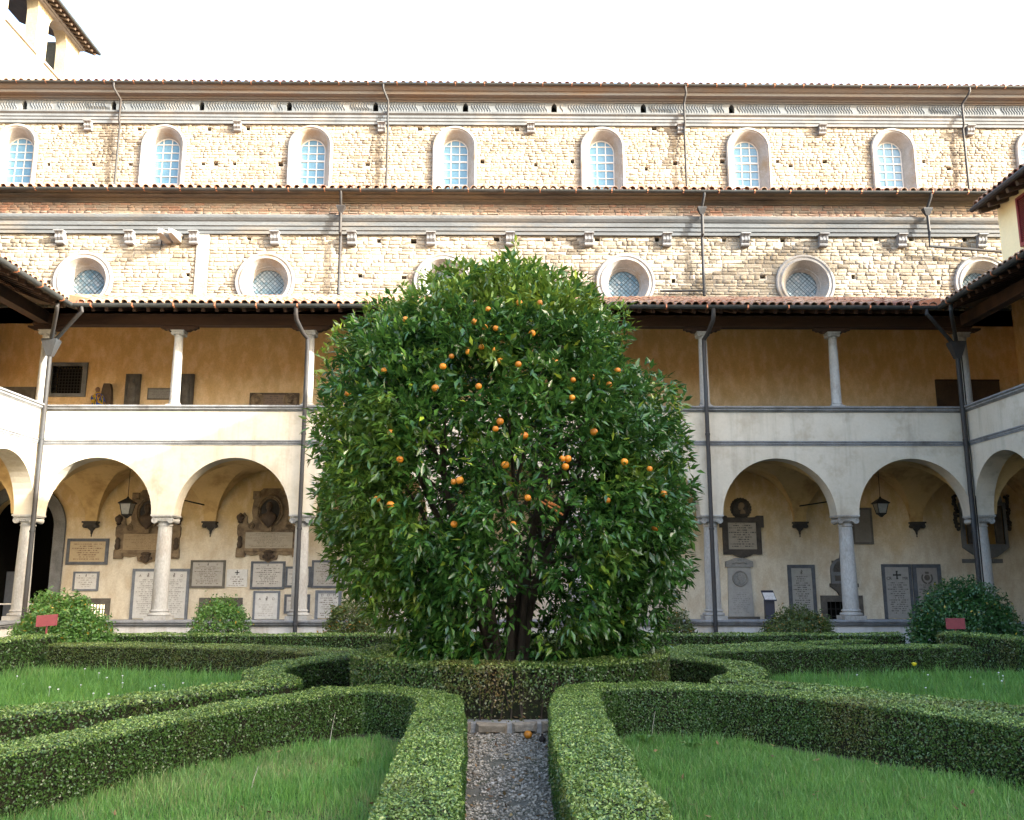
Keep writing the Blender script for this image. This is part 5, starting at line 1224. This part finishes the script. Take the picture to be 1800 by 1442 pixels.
tablet('tall grey slab with a black cross behind the big dark shrub', (1552,992,1604,1092), (.36,.35,.33), FRD, .085, .062, .3, ink=(.07,.065,.06), cross=.1, bottom=False, extra=lambda t, cx, cz, w, h, y, zt: (glyph(t, 'CR', cx-w*.34, zt-.1, y-.004, .12, INKD), glyph(t, 'MR', cx+w*.34, zt-.1, y-.004, .12, INKD)))
def wreath(t, cx, cz, w, h, y, zt):
    mb = MB()
    for sg in (-1, 1):
        for i in range(12):
            a = -math.pi/2+sg*(.25+i*.17); x, z = cx+.15*math.cos(a), zt-.04+.16*math.sin(a); mb.lathe([(.001,-.012),(.022,-.006),(.026,0),(.001,.008)], (x, y, z), 6, 'y')
    mb.lathe([(.001,-.03),(.05,-.025),(.085,-.01),(.09,.004)], (cx, y, zt-.03), 12, 'y'); mb.box(cx-.05, cx+.05, y-.02, y, zt+.08, zt+.14)
    mb.build('wreath_relief', MT['serena_dk'], t, smooth=True)
tablet('tall grey slab with a wreath relief half behind the big dark shrub', (1606,992,1656,1092), (.33,.31,.29), FRD, .11, .062, .34, ink=(.08,.07,.065), bottom=False, extra=wreath)

MON = mat_rough('monument_stone', (.33,.245,.15), (.22,.155,.095), 6, .75, .4, 35, stain=(.12,.085,.06), sscale=3.)
MOND = mat_rough('monument_dark_stone', (.13,.09,.06), (.085,.06,.042), 6, .7, .4, 35)
FYB = lambda a, b, d: (a, d, b)
def bust(cx, y, z0, s, mat, parent):
    rings = []
    for z, rx, ry, oy in ((0,.05,.05,0),(.06,.06,.06,0),(.1,.13,.1,0),(.22,.2,.13,0),(.34,.235,.13,0),(.41,.2,.11,0),(.45,.1,.085,0),(.48,.065,.065,-.01),(.53,.062,.065,-.015),(.56,.075,.085,-.03),(.61,.088,.1,-.035),(.67,.09,.1,-.03),(.73,.08,.09,-.02),(.77,.05,.06,-.015),(.785,.01,.01,-.01)):
        rings.append([(cx+s*rx*math.cos(2*math.pi*i/16)*(1+.05*math.sin(i*4)*(z < .4)), y+s*(oy+ry*math.sin(2*math.pi*i/16)), z0+s*z) for i in range(16)])
    mb = MB().loft(rings); mb.lathe([(.001,-.03),(.016,-.012),(.02,.01)], (cx, y-s*.145, z0+s*.625), 8, 'y'); return mb.build('bust', mat, parent, smooth=True, angle=70)
def monument(label, pcx, dy, text_ink):
    cx = atY(pcx, 930, YB)[0]; k = 1/60.5
    H = lambda dx, y: (dx, atY(475, y+dy, YB)[1])
    half = [H(0,859),H(-15,859),H(-17,862),H(-19,862),H(-19,864),H(-33,864),H(-33,878),H(-30.5,879),H(-32,886),H(-33.5,899),H(-31,912),H(-33,918),H(-39,922),H(-41,917),H(-42,908),H(-47,901.5),H(-53,907),H(-54,913),H(-51,919),H(-55,921),H(-58,925),H(-58,938),H(-56,944),H(-56.5,961),H(-58,965),H(-58,979),H(-42,979),H(-41,975),H(-31,977),H(-17,975),H(-15,984),H(-6,986),H(0,990)]
    pts = [(cx+dx*k, z) for dx, z in half]+[(cx-dx*k, z) for dx, z in reversed(half[1:-1])]
    t = thing('bust_monument', label, 'monument', (cx, YB, min(p[1] for p in pts)))
    MB().poly(pts, [], FYB, YB-.06, YB+.01).build('backing', MON, t)
    zc = atY(475, 898+dy, YB)[1]
    fr = []
    for i in range(40):
        a = 2*math.pi*i/40; fr.append([(cx+(r*.82)*math.cos(a), YB+d, zc+r*math.sin(a)) for r, d in ((.33,-.03),(.345,-.11),(.37,-.13),(.4,-.1),(.415,-.13),(.44,-.14),(.47,-.12),(.48,-.05))])
    fr.append(fr[0]); MB().loft(fr, False, False).build('oval_frame', MON, t, smooth=True)
    ov = [(cx+.29*math.cos(2*math.pi*i/32), zc+.35*math.sin(2*math.pi*i/32)) for i in range(32)]
    MB().poly(ov, [], FYB, YB-.065, YB-.02).build('niche', MT['corbel'], t)
    b = bust(cx, YB-.2, zc-.52, .98, MOND, t)
    MB().box(cx-.09, cx+.09, YB-.24, YB-.06, zc-.62, zc-.5).build('pedestal', MON, t)
    z0, z1 = atY(475, 964+dy, YB)[1], atY(475, 936+dy, YB)[1]; w = 42*2*k
    m = mat_text('epitaph_'+str(len(bpy.data.materials)), (.36,.27,.16) if pcx < 300 else (.4,.35,.27), text_ink, w, z1-z0, .042, .04, .97, 1, .75)
    MB().box(cx-w/2, cx+w/2, YB-.09, YB-.061, z0, z1).build('slab', m, t, (cx, YB-.09, (z0+z1)/2))
    MB().box(cx-w/2-.03, cx+w/2+.03, YB-.12, YB-.061, z1+.003, z1+.05).box(cx-w/2-.03, cx+w/2+.03, YB-.12, YB-.061, z0-.09, z0-.003).build('ledge', MON, t)
    for s in (-1, 1):
        X = cx+s*(50*k)
        q = MB(); spiral(q, cx+s*34*k, YB-.07, atY(475, 925+dy, YB)[1], .1, s, .025, 1.8); q.build('scroll', MON, t, smooth=True)
        zu = atY(475, 911+dy, YB)[1]; MB().lathe([(.03,-.16),(.08,-.13),(.06,-.09),(.1,-.04),(.12,.03),(.1,.08),(.05,.11),(.02,.15)], (X+s*.05, YB-.07, zu), 12).build('urn', MOND, t, smooth=True)
        zh = atY(475, 952+dy, YB)[1]; MB().lathe([(.03,-.2),(.07,-.16),(.085,-.08),(.06,0),(.075,.06),(.06,.12),(.02,.16)], (X+s*.03, YB-.09, zh), 10).build('herm', MOND, t, smooth=True)
        zb = atY(475, 972+dy, YB)[1]; MB().loft([[(X+a*r, YB+d, zb+c*r) for a, c in ((-1,-1),(1,-1),(1,1),(-1,1))] for r, d in ((.13,-.061),(.13,-.09),(.09,-.12))]).build('corner_block', MON, t)
        zt = atY(475, 870+dy, YB)[1]; MB().loft([[(cx+s*.42+a*r, YB+d, zt+c*r) for a, c in ((-1,-1),(1,-1),(1,1),(-1,1))] for r, d in ((.1,-.061),(.1,-.1),(.06,-.12))]).build('corner_block', MON, t)
    zm = atY(475, 977+dy, YB)[1]
    mk = MB().lathe([(.03,-.16),(.09,-.1),(.12,-.02),(.12,.06),(.15,.1),(.1,.15),(.02,.16)], (cx, YB-.08, zm), 12)
    mk.lathe([(.001,-.1),(.025,-.06),(.03,0)], (cx, YB-.17, zm), 8, 'y')
    for s in (-1, 1): mk.lathe([(.001,-.05),(.05,-.03),(.06,0)], (cx+s*.13, YB-.08, zm-.03), 8, 'y'); mk.lathe([(.001,-.03),(.018,-.02),(.02,0)], (cx+s*.045, YB-.185, zm+.045), 6, 'y')
    mk.build('carved_mask', MOND, t, smooth=True)
monument('ornate brown stone bust monument partly hidden by the left lantern', 262, 3, (.2,.13,.07))
monument('ornate brown stone bust monument beside the left downpipe', 475, 0, (.17,.14,.1))
# dark framed epitaph crowned by a round portrait
DK = mat_rough('dark_epitaph_frame', (.1,.085,.07), (.06,.052,.045), 5, .7, .3, 30)
x0, z0, x1, z1 = prect(1270,910,1337,975); cx = (x0+x1)/2
t = thing('epitaph', 'dark framed epitaph topped by a round portrait medallion', 'memorial tablet', (cx, YB, z0))
pts = [(x0,z0),(cx-.3,z0),(cx-.2,z0-.05),(cx-.06,z0-.09),(cx,z0-.13),(cx+.06,z0-.09),(cx+.2,z0-.05),(cx+.3,z0),(x1,z0),(x1,z1-.3),(x1+.09,z1-.3),(x1+.09,z1+.05),(x1-.12,z1+.05),(x1-.15,z1),(x0+.15,z1),(x0+.12,z1+.05),(x0-.09,z1+.05),(x0-.09,z1-.3),(x0,z1-.3)]
fx0, fz0, fx1, fz1 = prect(1279,919,1329,966)
MB().poly(pts, [[(fx0,fz0),(fx1,fz0),(fx1,fz1),(fx0,fz1)]], FYB, YB-.09, YB+.01).build('frame', DK, t)
m = mat_text('epitaph_text', (.36,.32,.26), (.05,.045,.04), fx1-fx0, fz1-fz0, .068, .03, .96, 1, .9)
MB().box(fx0+.001,fx1-.001,YB-.05,YB+.01,fz0+.001,fz1-.001).build('slab', m, t, ((fx0+fx1)/2, YB-.05, (fz0+fz1)/2))
def medallion(t, cx, cz, r, y, fm, pm, leafy=False):
    MB().lathe([(r,.0),(r,-.05),(r*.93,-.07),(r*.84,-.06),(r*.8,-.03),(r*.78,-.025),(.001,-.025)], (cx, y, cz), 32, 'y', False).build('medallion', fm, t, smooth=True)
    # profile head in relief, facing left
    pr = [(-.08,-.52),(.42,-.5),(.36,-.25),(.2,-.12),(.17,.0),(.3,.12),(.34,.32),(.24,.5),(.03,.58),(-.17,.5),(-.24,.34),(-.23,.24),(-.33,.12),(-.26,.07),(-.27,.0),(-.24,-.06),(-.2,-.13),(-.04,-.15),(-.02,-.25),(-.12,-.35)]
    MB().poly([(cx+a*r*1.15, cz+b*r*1.15) for a, b in pr], [], FYB, y-.055, y-.02).build('profile_relief', pm, t)
    if leafy:
        mb = MB()
        for i in range(44): a = 2*math.pi*i/44; mb.lathe([(.001,-.05),(.028,-.03),(.034,0)], (cx+r*(1.04+.05*(i%2))*math.cos(a), y, cz+r*(1.04+.05*(i%2))*math.sin(a)), 6, 'y')
        mb.build('laurel_rim', fm, t, smooth=True)
mcx, mcz = atY(1302, 894, YB); medallion(t, mcx, mcz, .27, YB, DK, MON, True)
# grey stele with gabled head and portrait
x0, z0, x1, z1 = prect(1280,997,1321,1084); cx = (x0+x1)/2
SG = (.38,.375,.36); sgm = mat_rough('grey_stele', SG, (.3,.3,.29), 4, .7, .15, 30)
t = thing('grey_stele', 'grey gabled stele with a portrait medallion standing on the right podium line', 'memorial tablet', (cx, YB, z0))
m = mat_text('stele_text', SG, (.2,.2,.19), x1-x0, z1-z0, .058, .52, .9, 1, .7)
MB().loft([[(cx-w,YB-.07,z),(cx+w,YB-.07,z),(cx+w,YB+.01,z),(cx-w,YB+.01,z)] for w, z in (((x1-x0)/2+.03, z0), ((x1-x0)/2-.01, z1))]).build('slab', m, t, (cx, YB-.07, (z0+z1)/2))
hw = (x1-x0)/2+.06; zt = atY(1300, 981, YB)[1]
MB().poly([(cx-hw,z1),(cx+hw,z1),(cx+hw,z1+.16),(cx+.1,zt),(cx-.1,zt),(cx-hw,z1+.16)], [], FYB, YB-.12, YB+.01).build('gable', sgm, t)
MB().tube([(cx-.22,YB-.12,z1+.1),(cx-.1,YB-.13,z1+.15),(cx,YB-.13,z1+.12),(cx+.1,YB-.13,z1+.15),(cx+.22,YB-.12,z1+.1)], .03, 6).build('garland', sgm, t, smooth=True)
MB().box(cx-hw-.1,cx+hw+.1,YB-.2,YB,z0-.1,z0-.002).build('foot', MT['serena_dk'], t)
mcx, mcz = atY(1300, 1017, YB); medallion(t, cx, mcz, .23, YB-.07, sgm, sgm)
# arched relief behind the column, plain bracket below
x0, z0, x1, z1 = prect(1459,966,1502,1047); cx = (x0+x1)/2; r = (x1-x0)/2
t = thing('arched_relief', 'small arched stone relief half behind the right column', 'relief', (cx, YB, z0))
zs = z1-r-.25
out = [(cx-r,z0+.35),(cx+r,z0+.35),(cx+r,zs)]+[(p[0],p[1]) for p in reversed(arch_pts(cx, zs, r, 16))]
inn = [(cx-r+.07,zs-.05),(cx+r-.07,zs-.05)]+[(p[0],p[1]) for p in reversed(arch_pts(cx, zs, r-.07, 16))]
MB().poly(out, [inn], FYB, YB-.1, YB+.01).build('surround', MT['serena'], t)
MB().box(cx-r+.06,cx+r-.06,YB-.04,YB,zs-.05,zs+r-.08).lathe([(.001,-.08),(.1,-.05),(.14,0)],(cx-.08,YB-.04,zs+.12),10,'y').build('tympanum', MT['serena_dk'], t, smooth=True)
MB().box(cx-r-.04,cx+r+.04,YB-.16,YB,z0+.24,z0+.348).loft([[(cx-w,YB-d,z),(cx+w,YB-d,z),(cx+w,YB,z),(cx-w,YB,z)] for w,d,z in ((.13,.04,z0-.05),(.2,.1,z0+.1),(r,.14,z0+.238))]).build('bracket', MT['serena_dk'], t)
MB().box(cx-r+.1,cx+r-.1,YB-.12,YB-.1,z0+.42,zs-.15).build('panel', MT['serena_dk'], t)
MB().poly([(cx-.07,z1-.26),(cx+.07,z1-.26),(cx+.03,z1-.05),(cx,z1+.02),(cx-.03,z1-.05)], [], FYB, YB-.08, YB).build('finial', MT['serena_dk'], t)
# tabernacle behind the right corner column
x0, z0, x1, z1 = prect(1688,875,1768,984); cx = (x0+x1)/2
t = thing('wall_tabernacle', 'gilded stone wall tabernacle behind the right corner column', 'tabernacle', (cx, YB, z0))
gold = mat_rough('gilt_panel', (.4,.24,.06), (.28,.17,.06), 5, .6, .2, 30)
zz0 = z0+.35
MB().poly([(x0,zz0),(cx-.3,z0+.08),(cx,z0),(cx+.3,z0+.08),(x1,zz0),(x1,z1-.15),(x0,z1-.15)], [[(x0+.1,zz0+.1),(x1-.1,zz0+.1),(x1-.1,z1-.25),(x0+.1,z1-.25)]], FYB, YB-.1, YB+.01).build('surround', MT['serena'], t)
MB().box(x0+.09,x1-.09,YB-.04,YB,zz0+.09,z1-.24).build('panel', gold, t)
for s in (-1, 1):
    X = cx+s*((x1-x0)/2-.27); MB().box(X-.1,X+.1,YB-.14,YB-.041,zz0+.11,z1-.26).build('pilaster', MT['serena_dk'], t)
    mb = MB()
    for i in range(26): mb.lathe([(.001,-.07),(.05,-.03),(.055,0)], (cx+s*((x1-x0)/2+.1+.05*rr_.uniform(-1,1)), YB, z1-.95+i*.04), 7, 'y')
    mb.build('garland', MT['corbel'], t, smooth=True)
MB().box(cx-.2,cx+.2,YB-.09,YB-.041,zz0+.3,z1-.8).build('door', gold, t)
a0 = arch_pts(cx, z1-.15, (x1-x0)/2-.1, 16); MB().poly([(x0+.1,z1-.15)]+a0[1:-1]+[(x1-.1,z1-.15)], [], FYB, YB-.13, YB).build('lunette', MT['serena'], t)
x0, z0, x1, z1 = prect(1691,983,1761,990)
tag(MB().box(x0,x1,YB-.06,YB,z0,z1).build('stone_ledge', MT['serena'], None, ((x0+x1)/2,YB,z0)), 'narrow grey stone ledge under the wall tabernacle', 'ledge')

# ================================================================== THINGS IN THE LOGGIA ABOVE
def slabthing(label, px, mat, d=.06, name='carved_slab', cat='slab', relief=None, low=None):
    x0, z0, x1, z1 = prect(*px); z0 = low if low else z0; cx = (x0+x1)/2
    t = thing(name, label, cat, (cx, YB, z0)); MB().poly([(x0,z0),(x1,z0),(x1,z1),(x0,z1)], [], FYB, YB-d, YB+.01).build('slab', mat, t)
    if relief: relief(t, x0, z0, x1, z1, YB-d)
    return t
slabthing('brown stone panel in the loggia at the left corner column', (3,681,62,716), FRM, relief=lambda t, a, b, c, d, y: MB().box(a+.1,c-.1,y-.01,y,b+.1,d-.1).build('panel', MT['serena_dk'], t))
def effigy(t, a, b, c, d, y):
    cx = (a+c)/2; w = c-a
    MB().box(a+.03,a+.06,y-.03,y,b,d-.03).box(c-.06,c-.03,y-.03,y,b,d-.03).box(a+.03,c-.03,y-.03,y,d-.06,d-.03).build('rim', MT['serena_dk'], t)
    rings = [[(cx+rx*math.cos(math.pi*i/8), y-ry*math.sin(math.pi*i/8), d-z) for i in range(9)] for z, rx, ry in ((.13,.01,.01),(.16,.06,.05),(.22,.07,.06),(.28,.05,.04),(.31,.1,.04),(.4,.13,.06),(.6,.12,.06),(.9,.11,.05),(1.15,.12,.04))]
    MB().loft(rings, False, False).build('effigy_relief', MT['serena_dk'], t, smooth=True)
slabthing('tall dark gravestone with an effigy left of the loggia column', (222,659,247,718), MT['serena_dk'], .12, relief=effigy, low=5.6)
slabthing('tall dark gravestone with an effigy right of the loggia column', (317,659,341,718), MT['serena_dk'], .12, relief=effigy, low=5.6)
def lines(t, a, b, c, d, y):
    m = mat_text('small_plaque_text', (.25,.24,.22), (.12,.11,.1), c-a, d-b, .05, .08, .9, 1, .6); MB().box(a+.04,c-.04,y-.012,y,b+.04,d-.04).build('inscription_panel', m, t, ((a+c)/2,y-.012,(b+d)/2))
slabthing('small grey inscribed plaque behind the loggia column', (260,683,304,703), FRM, .05, 'wall_plaque', 'plaque', lines)
def roundels(t, a, b, c, d, y):
    for k in (.17, .83):
        x = a+(c-a)*k; z = (b+d)/2+.03; MB().lathe([(.22,0),(.22,-.03),(.19,-.04),(.17,-.01),(.001,-.012)], (x,y,z), 24, 'y', False).build('roundel', MON, t, smooth=True); MB().lathe([(.001,-.08),(.07,-.06),(.1,0)], (x,y-.01,z), 10, 'y').build('head_relief', MON, t, smooth=True)
    m = mat_text('relief_text', (.2,.14,.1), (.08,.06,.05), .62, .5, .06, .06, .9, 1, .7); x = (a+c)/2; MB().box(x-.33,x+.33,y-.03,y,b+.15,d-.06).build('inscription_panel', m, t, (x,y-.03,(b+d)/2))
slabthing('dark relief panel with two roundels left of the orange tree in the loggia', (440,692,526,722), MOND, .1, 'relief_panel', 'relief', roundels)
slabthing('wide brown panel in the loggia behind the right corner column', (1645,668,1757,716), mat_rough('brown_panel', (.11,.07,.045), (.08,.05,.035), 2, .7, .1, 20), .05, 'wall_panel', 'panel', lambda t, a, b, c, d, y: MB().box(a,c,y-.02,y,d-.05,d).build('top_rail', MT['wood'], t), low=6.3)
# painted statue on a plinth against the wall
sx, _ = atY(176, 690, YB-.3); y = YB-.3; t = thing('painted_statue', 'painted kneeling figure in blue and yellow robes in the left loggia', 'statue', (sx, y, 5.3))
m, N, L, P = nt('painted_robe'); v = pos(N); n1 = noise(N, L, stretch(N, L, v, (1.2,1.2,.5)), 5.5, 1); cr = N.new('ShaderNodeValToRGB'); cr.color_ramp.interpolation = 'CONSTANT'; e = cr.color_ramp.elements
e[0].position = 0; e[0].color = (.05,.1,.03,1); e[1].position = .38; e[1].color = (.5,.3,.02,1)
for p_, c_ in ((.47,(.02,.06,.3,1)),(.6,(.45,.26,.02,1)),(.68,(.12,.05,.03,1))): q = e.new(p_); q.color = c_
L.new(n1, cr.inputs[0]); L.new(cr.outputs[0], P.inputs['Base Color']); P.inputs['Roughness'].default_value = .35
MB().box(sx-.3,sx+.3,y-.2,y+.2,5.3,6.5).build('plinth', MT['serena'], t)
rings = []
for z, rx, ry, ox in ((0,.27,.2,0),(.1,.29,.22,.02),(.22,.26,.2,.0),(.32,.2,.17,-.02),(.42,.19,.15,-.03),(.52,.18,.13,-.04),(.6,.13,.1,-.05),(.64,.07,.07,-.06),(.68,.06,.06,-.07)):
    rings.append([(sx+ox+rx*math.cos(2*math.pi*i/18)*(1+.12*math.sin(i*2.2)*(z < .5)), y+ry*math.sin(2*math.pi*i/18), 6.502+z) for i in range(18)])
MB().loft(rings).build('robed_body', m, t, smooth=True, angle=80)
MB().lathe([(.02,-.02),(.05,.02),(.068,.07),(.064,.12),(.034,.155),(.01,.165)], (sx-.07, y-.02, 7.17), 14).build('head', mat_plain('painted_skin', (.2,.11,.07), .6), t, smooth=True)
MB().tube([(sx-.17,y-.08,7.02),(sx-.1,y-.22,6.86),(sx-.02,y-.22,6.95)], [.06,.05,.035], 8).tube([(sx+.08,y-.05,7.02),(sx+.06,y-.22,6.88),(sx-.01,y-.23,6.97)], [.06,.05,.035], 8).build('arms', m, t, smooth=True)
MB().loft([[(sx+a*w+.16, y+.12+b*.09, z) for a, b in ((-1,-1),(1,-1),(1,1),(-1,1))] for w, z in ((.16,6.502),(.16,7.0),(.13,7.3),(.09,7.46))]).build('backing_stump', MOND, t)

# ================================================================== LANTERNS, SIGNS, STAND
def lantern(label, px, ytop, ycap, ybot):
    Y = 24.9; x, zc = atY(px, ycap, Y); zb = atY(px, ybot, Y)[1]; ztop = SPR+1.56
    t = thing('hanging_lantern', label, 'lantern', (x, Y, zb))
    hb_ = zc-.14; lo = zb+.06
    MB().tube([(x,Y,ztop+.05),(x,Y,zc+.02)], .009, 6).build('hanging_rod', MT['iron'], t)
    sq = lambda w, z: [(x-w,Y-w,z),(x+w,Y-w,z),(x+w,Y+w,z),(x-w,Y+w,z)]
    MB().loft([sq(.19,hb_-.02), sq(.195,hb_+.005), sq(.11,hb_+.08), sq(.03,zc), sq(.012,zc+.05)]).build('roof', MT['iron'], t)
    gm = bpy.data.materials.get('lantern_glass') or mat_plain('lantern_glass', (.27,.27,.24), .25)
    MB().loft([sq(.095,lo+.035), sq(.15,hb_-.022)]).build('glass', gm, t)
    fb_ = MB()
    for a, b in ((-1,-1),(1,-1),(1,1),(-1,1)): fb_.tube([(x+a*.098,Y+b*.098,lo+.02),(x+a*.154,Y+b*.154,hb_-.02)], .012, 4)
    fb_.loft([sq(.105,lo), sq(.11,lo+.034)]); fb_.loft([sq(.02,zb-.02), sq(.05,zb+.02), sq(.09,lo-.001)]); fb_.build('frame', MT['iron'], t)
lantern('iron lantern hanging in the first arch from the left', 225, 820, 876, 910)
lantern('iron lantern hanging in the last arch on the right', 1547, 820, 876, 908)
def redsign(label, px0, py0, px1, py1, Y, tilt):
    a, b = atY(px0, py0, Y), atY(px1, py1, Y); cx = (a[0]+b[0])/2; w = (b[0]-a[0])/2; z0, z1 = min(a[1], b[1]), max(a[1], b[1])
    t = thing('red_sign', label, 'sign', (cx, Y, 0))
    MB().box(cx-.014,cx+.014,Y+.012,Y+.03,0,z1-.05).build('post', MT['sign'], t)
    s = tilt; MB().loft([[(cx-w,Y-.01+d,z0-s),(cx+w,Y-.01+d,z0+s),(cx+w,Y-.01+d,z1+s),(cx-w,Y-.01+d,z1-s)] for d in (0,.02)]).build('board', MT['sign'], t)
redsign('blank dark red sign board on a post in front of the left shrub', 65, 1081, 100, 1101, 17.9, .015)
redsign('blank dark red sign board on a post in front of the right shrub', 1662, 1087, 1697, 1106, 18.0, 0)
# exit arrow sign
x0, z0, x1, z1 = prect(92, 1035, 100, 1043); t = thing('exit_arrow_sign', 'tiny green and white arrow sign beside the stone doorway', 'sign', ((x0+x1)/2, YB, z0))
MB().box(x0,x1,YB-.015,YB,z0,z1).build('plate', MT['white'], t); gm = mat_plain('sign_green', (.01,.16,.1), .4); c = (x0+x1)/2; zc = (z0+z1)/2; w = (x1-x0)/2
MB().box(x0+.01,x1-.01,YB-.017,YB-.0155,z0+.02,z1-.02).build('green_field', gm, t)
MB().poly([(c-.6*w,zc-.018),(c+.05*w,zc-.018),(c+.05*w,zc-.05),(c+.7*w,zc),(c+.05*w,zc+.05),(c+.05*w,zc+.018),(c-.6*w,zc+.018)], [], FYB, YB-.02, YB-.0175).build('arrow', MT['white'], t)
# information stand
Y = 25.2; x, z1 = atY(1351, 1040, Y); t = thing('information_stand', 'dark information stand with a slanted white sheet in the right walk', 'stand', (x, Y, .3))
MB().box(x-.13,x+.13,Y-.07,Y+.07,.34,z1-.22).box(x-.2,x+.2,Y-.15,Y+.15,.302,.338).build('post', MT['navy'], t)
MB().loft([[(x-.17,Y-.16,z1-.26+d),(x+.17,Y-.16,z1-.26+d),(x+.17,Y+.16,z1+d),(x-.17,Y+.16,z1+d)] for d in (0,.03)]).build('desk', MT['navy'], t)
m = mat_text('sheet_text', (.75,.75,.75), (.4,.35,.35), .3, .2, .05, .4, .7, 1, .5)
MB().add([(x-.155,Y-.15,z1-.217),(x+.155,Y-.15,z1-.217),(x+.155,Y+.08,z1-.03),(x-.155,Y+.08,z1-.03)], [(0,1,2,3)]).build('sheet', m, t, (x, Y, z1-.12))
# panel and barrier rail inside the left doorway
Y = 27.6; a, b = atY(12, 1005, Y), atY(30, 1085, Y)
tag(MB().box(a[0],b[0]+.12,Y,Y+.04,.3,a[1]).build('display_panel', MT['bluepanel'], None, (a[0],Y,.3)), 'blue-grey display panel inside the dark doorway at the left edge', 'panel')
a = atY(0, 1062, 26.2); tag(MB().tube([(a[0]-.8,26.2,a[1]),(a[0]+1.6,26.2,a[1]-.01)], .022, 8).tube([(a[0]+1.6,26.2,.3),(a[0]+1.6,26.2,a[1])], .022, 8).build('barrier_rail', MT['white'], None, (a[0],26.2,.3)), 'thin white barrier rail across the dark doorway', 'rail')
# flowers in the lawns
fm = mat_plain('white_petals', (.8,.8,.78), .6); ym = mat_plain('yellow_petals', (.85,.7,.03), .6)
x, y = atZ(1608, 1180, .12); t = thing('yellow_flower', 'single bright yellow flower standing in the right lawn', 'flower', (x, y, 0))
MB().tube([(x,y,0),(x,y,.2)], .004, 4).build('stem', MT['grass'], t); MB().lathe([(.004,0),(.03,.015),(.045,.05),(.02,.06)], (x,y,.2), 10).build('petals', ym, t, smooth=True)
fp = []
for k in range(34):
    px, py = (rr_.uniform(0, 330), rr_.uniform(1178, 1240)) if k < 24 else (rr_.uniform(1500, 1800), rr_.uniform(1180, 1215)); x, y = atZ(px, py, .1)
    fp.append((x, y, rr_.uniform(.09,.17)))
mb = MB()
for x, y, z in fp: mb.lathe([(.003,0),(.016,.006),(.012,.016)], (x,y,z), 6); mb.tube([(x,y,0),(x,y,z)], .002, 3, False)
o = mb.build('daisies', fm, None, (0,0,0), kind='stuff'); tag(o, 'tiny white daisies scattered in the lawns', 'flowers')

# fallen leaves: brown ones on the path and under the tree, a few in the grass
n = 420
px = np.concatenate([rng.uniform(-.4, .55, 170), rng.uniform(-4, 4.4, 120), RC[0]+rng.normal(0, 1.2, 130)]); py = np.concatenate([rng.uniform(5.5, 10.1, 170), rng.uniform(5, 9.2, 120), np.full(130, 10.35)+rng.uniform(-.1,.35,130)])
pz_ = np.concatenate([np.full(170, .022), np.full(120, .06), np.full(130, .13)]); N3 = rng.normal(0, .35, (n, 3))+np.array([0, 0, 1]); N3 /= np.linalg.norm(N3, axis=1, keepdims=True)
L = rng.uniform(.03, .075, n); v, f = leaf_quads(np.stack([px, py, pz_], 1), N3, L, L*.45)
o = np_mesh('fallen_leaves', v, f, MT['litter'], None, (0,0,0), 'stuff', {'rnd': rng.uniform(size=n)}); tag(o, 'dry brown leaves lying on the path and lawns', 'leaves')

if 0: print('TRIS', sum(sum(len(p.vertices)-2 for p in m.polygons) for m in bpy.data.meshes if m.users))
# repeats of one kind share a group
GROUPS = {'box_hedge': 'clipped box hedges of the garden', 'garden_shrub': 'shrubs along the podium wall', 'memorial_tablet': 'memorial tablets on the walk wall', 'hanging_lantern': 'lanterns hanging in the arches',
          'red_sign': 'red sign boards in the beds', 'bust_monument': 'bust monuments on the walk wall', 'cloister_wing': 'wings of the cloister', 'weed': 'weeds in the grass', 'carved_slab': 'gravestones in the loggia', 'dry_stalk': 'dry stalks in the grass'}
for o in bpy.data.objects:
    if o.parent is None and o.name.split('.')[0] in GROUPS: o['group'] = GROUPS[o.name.split('.')[0]]
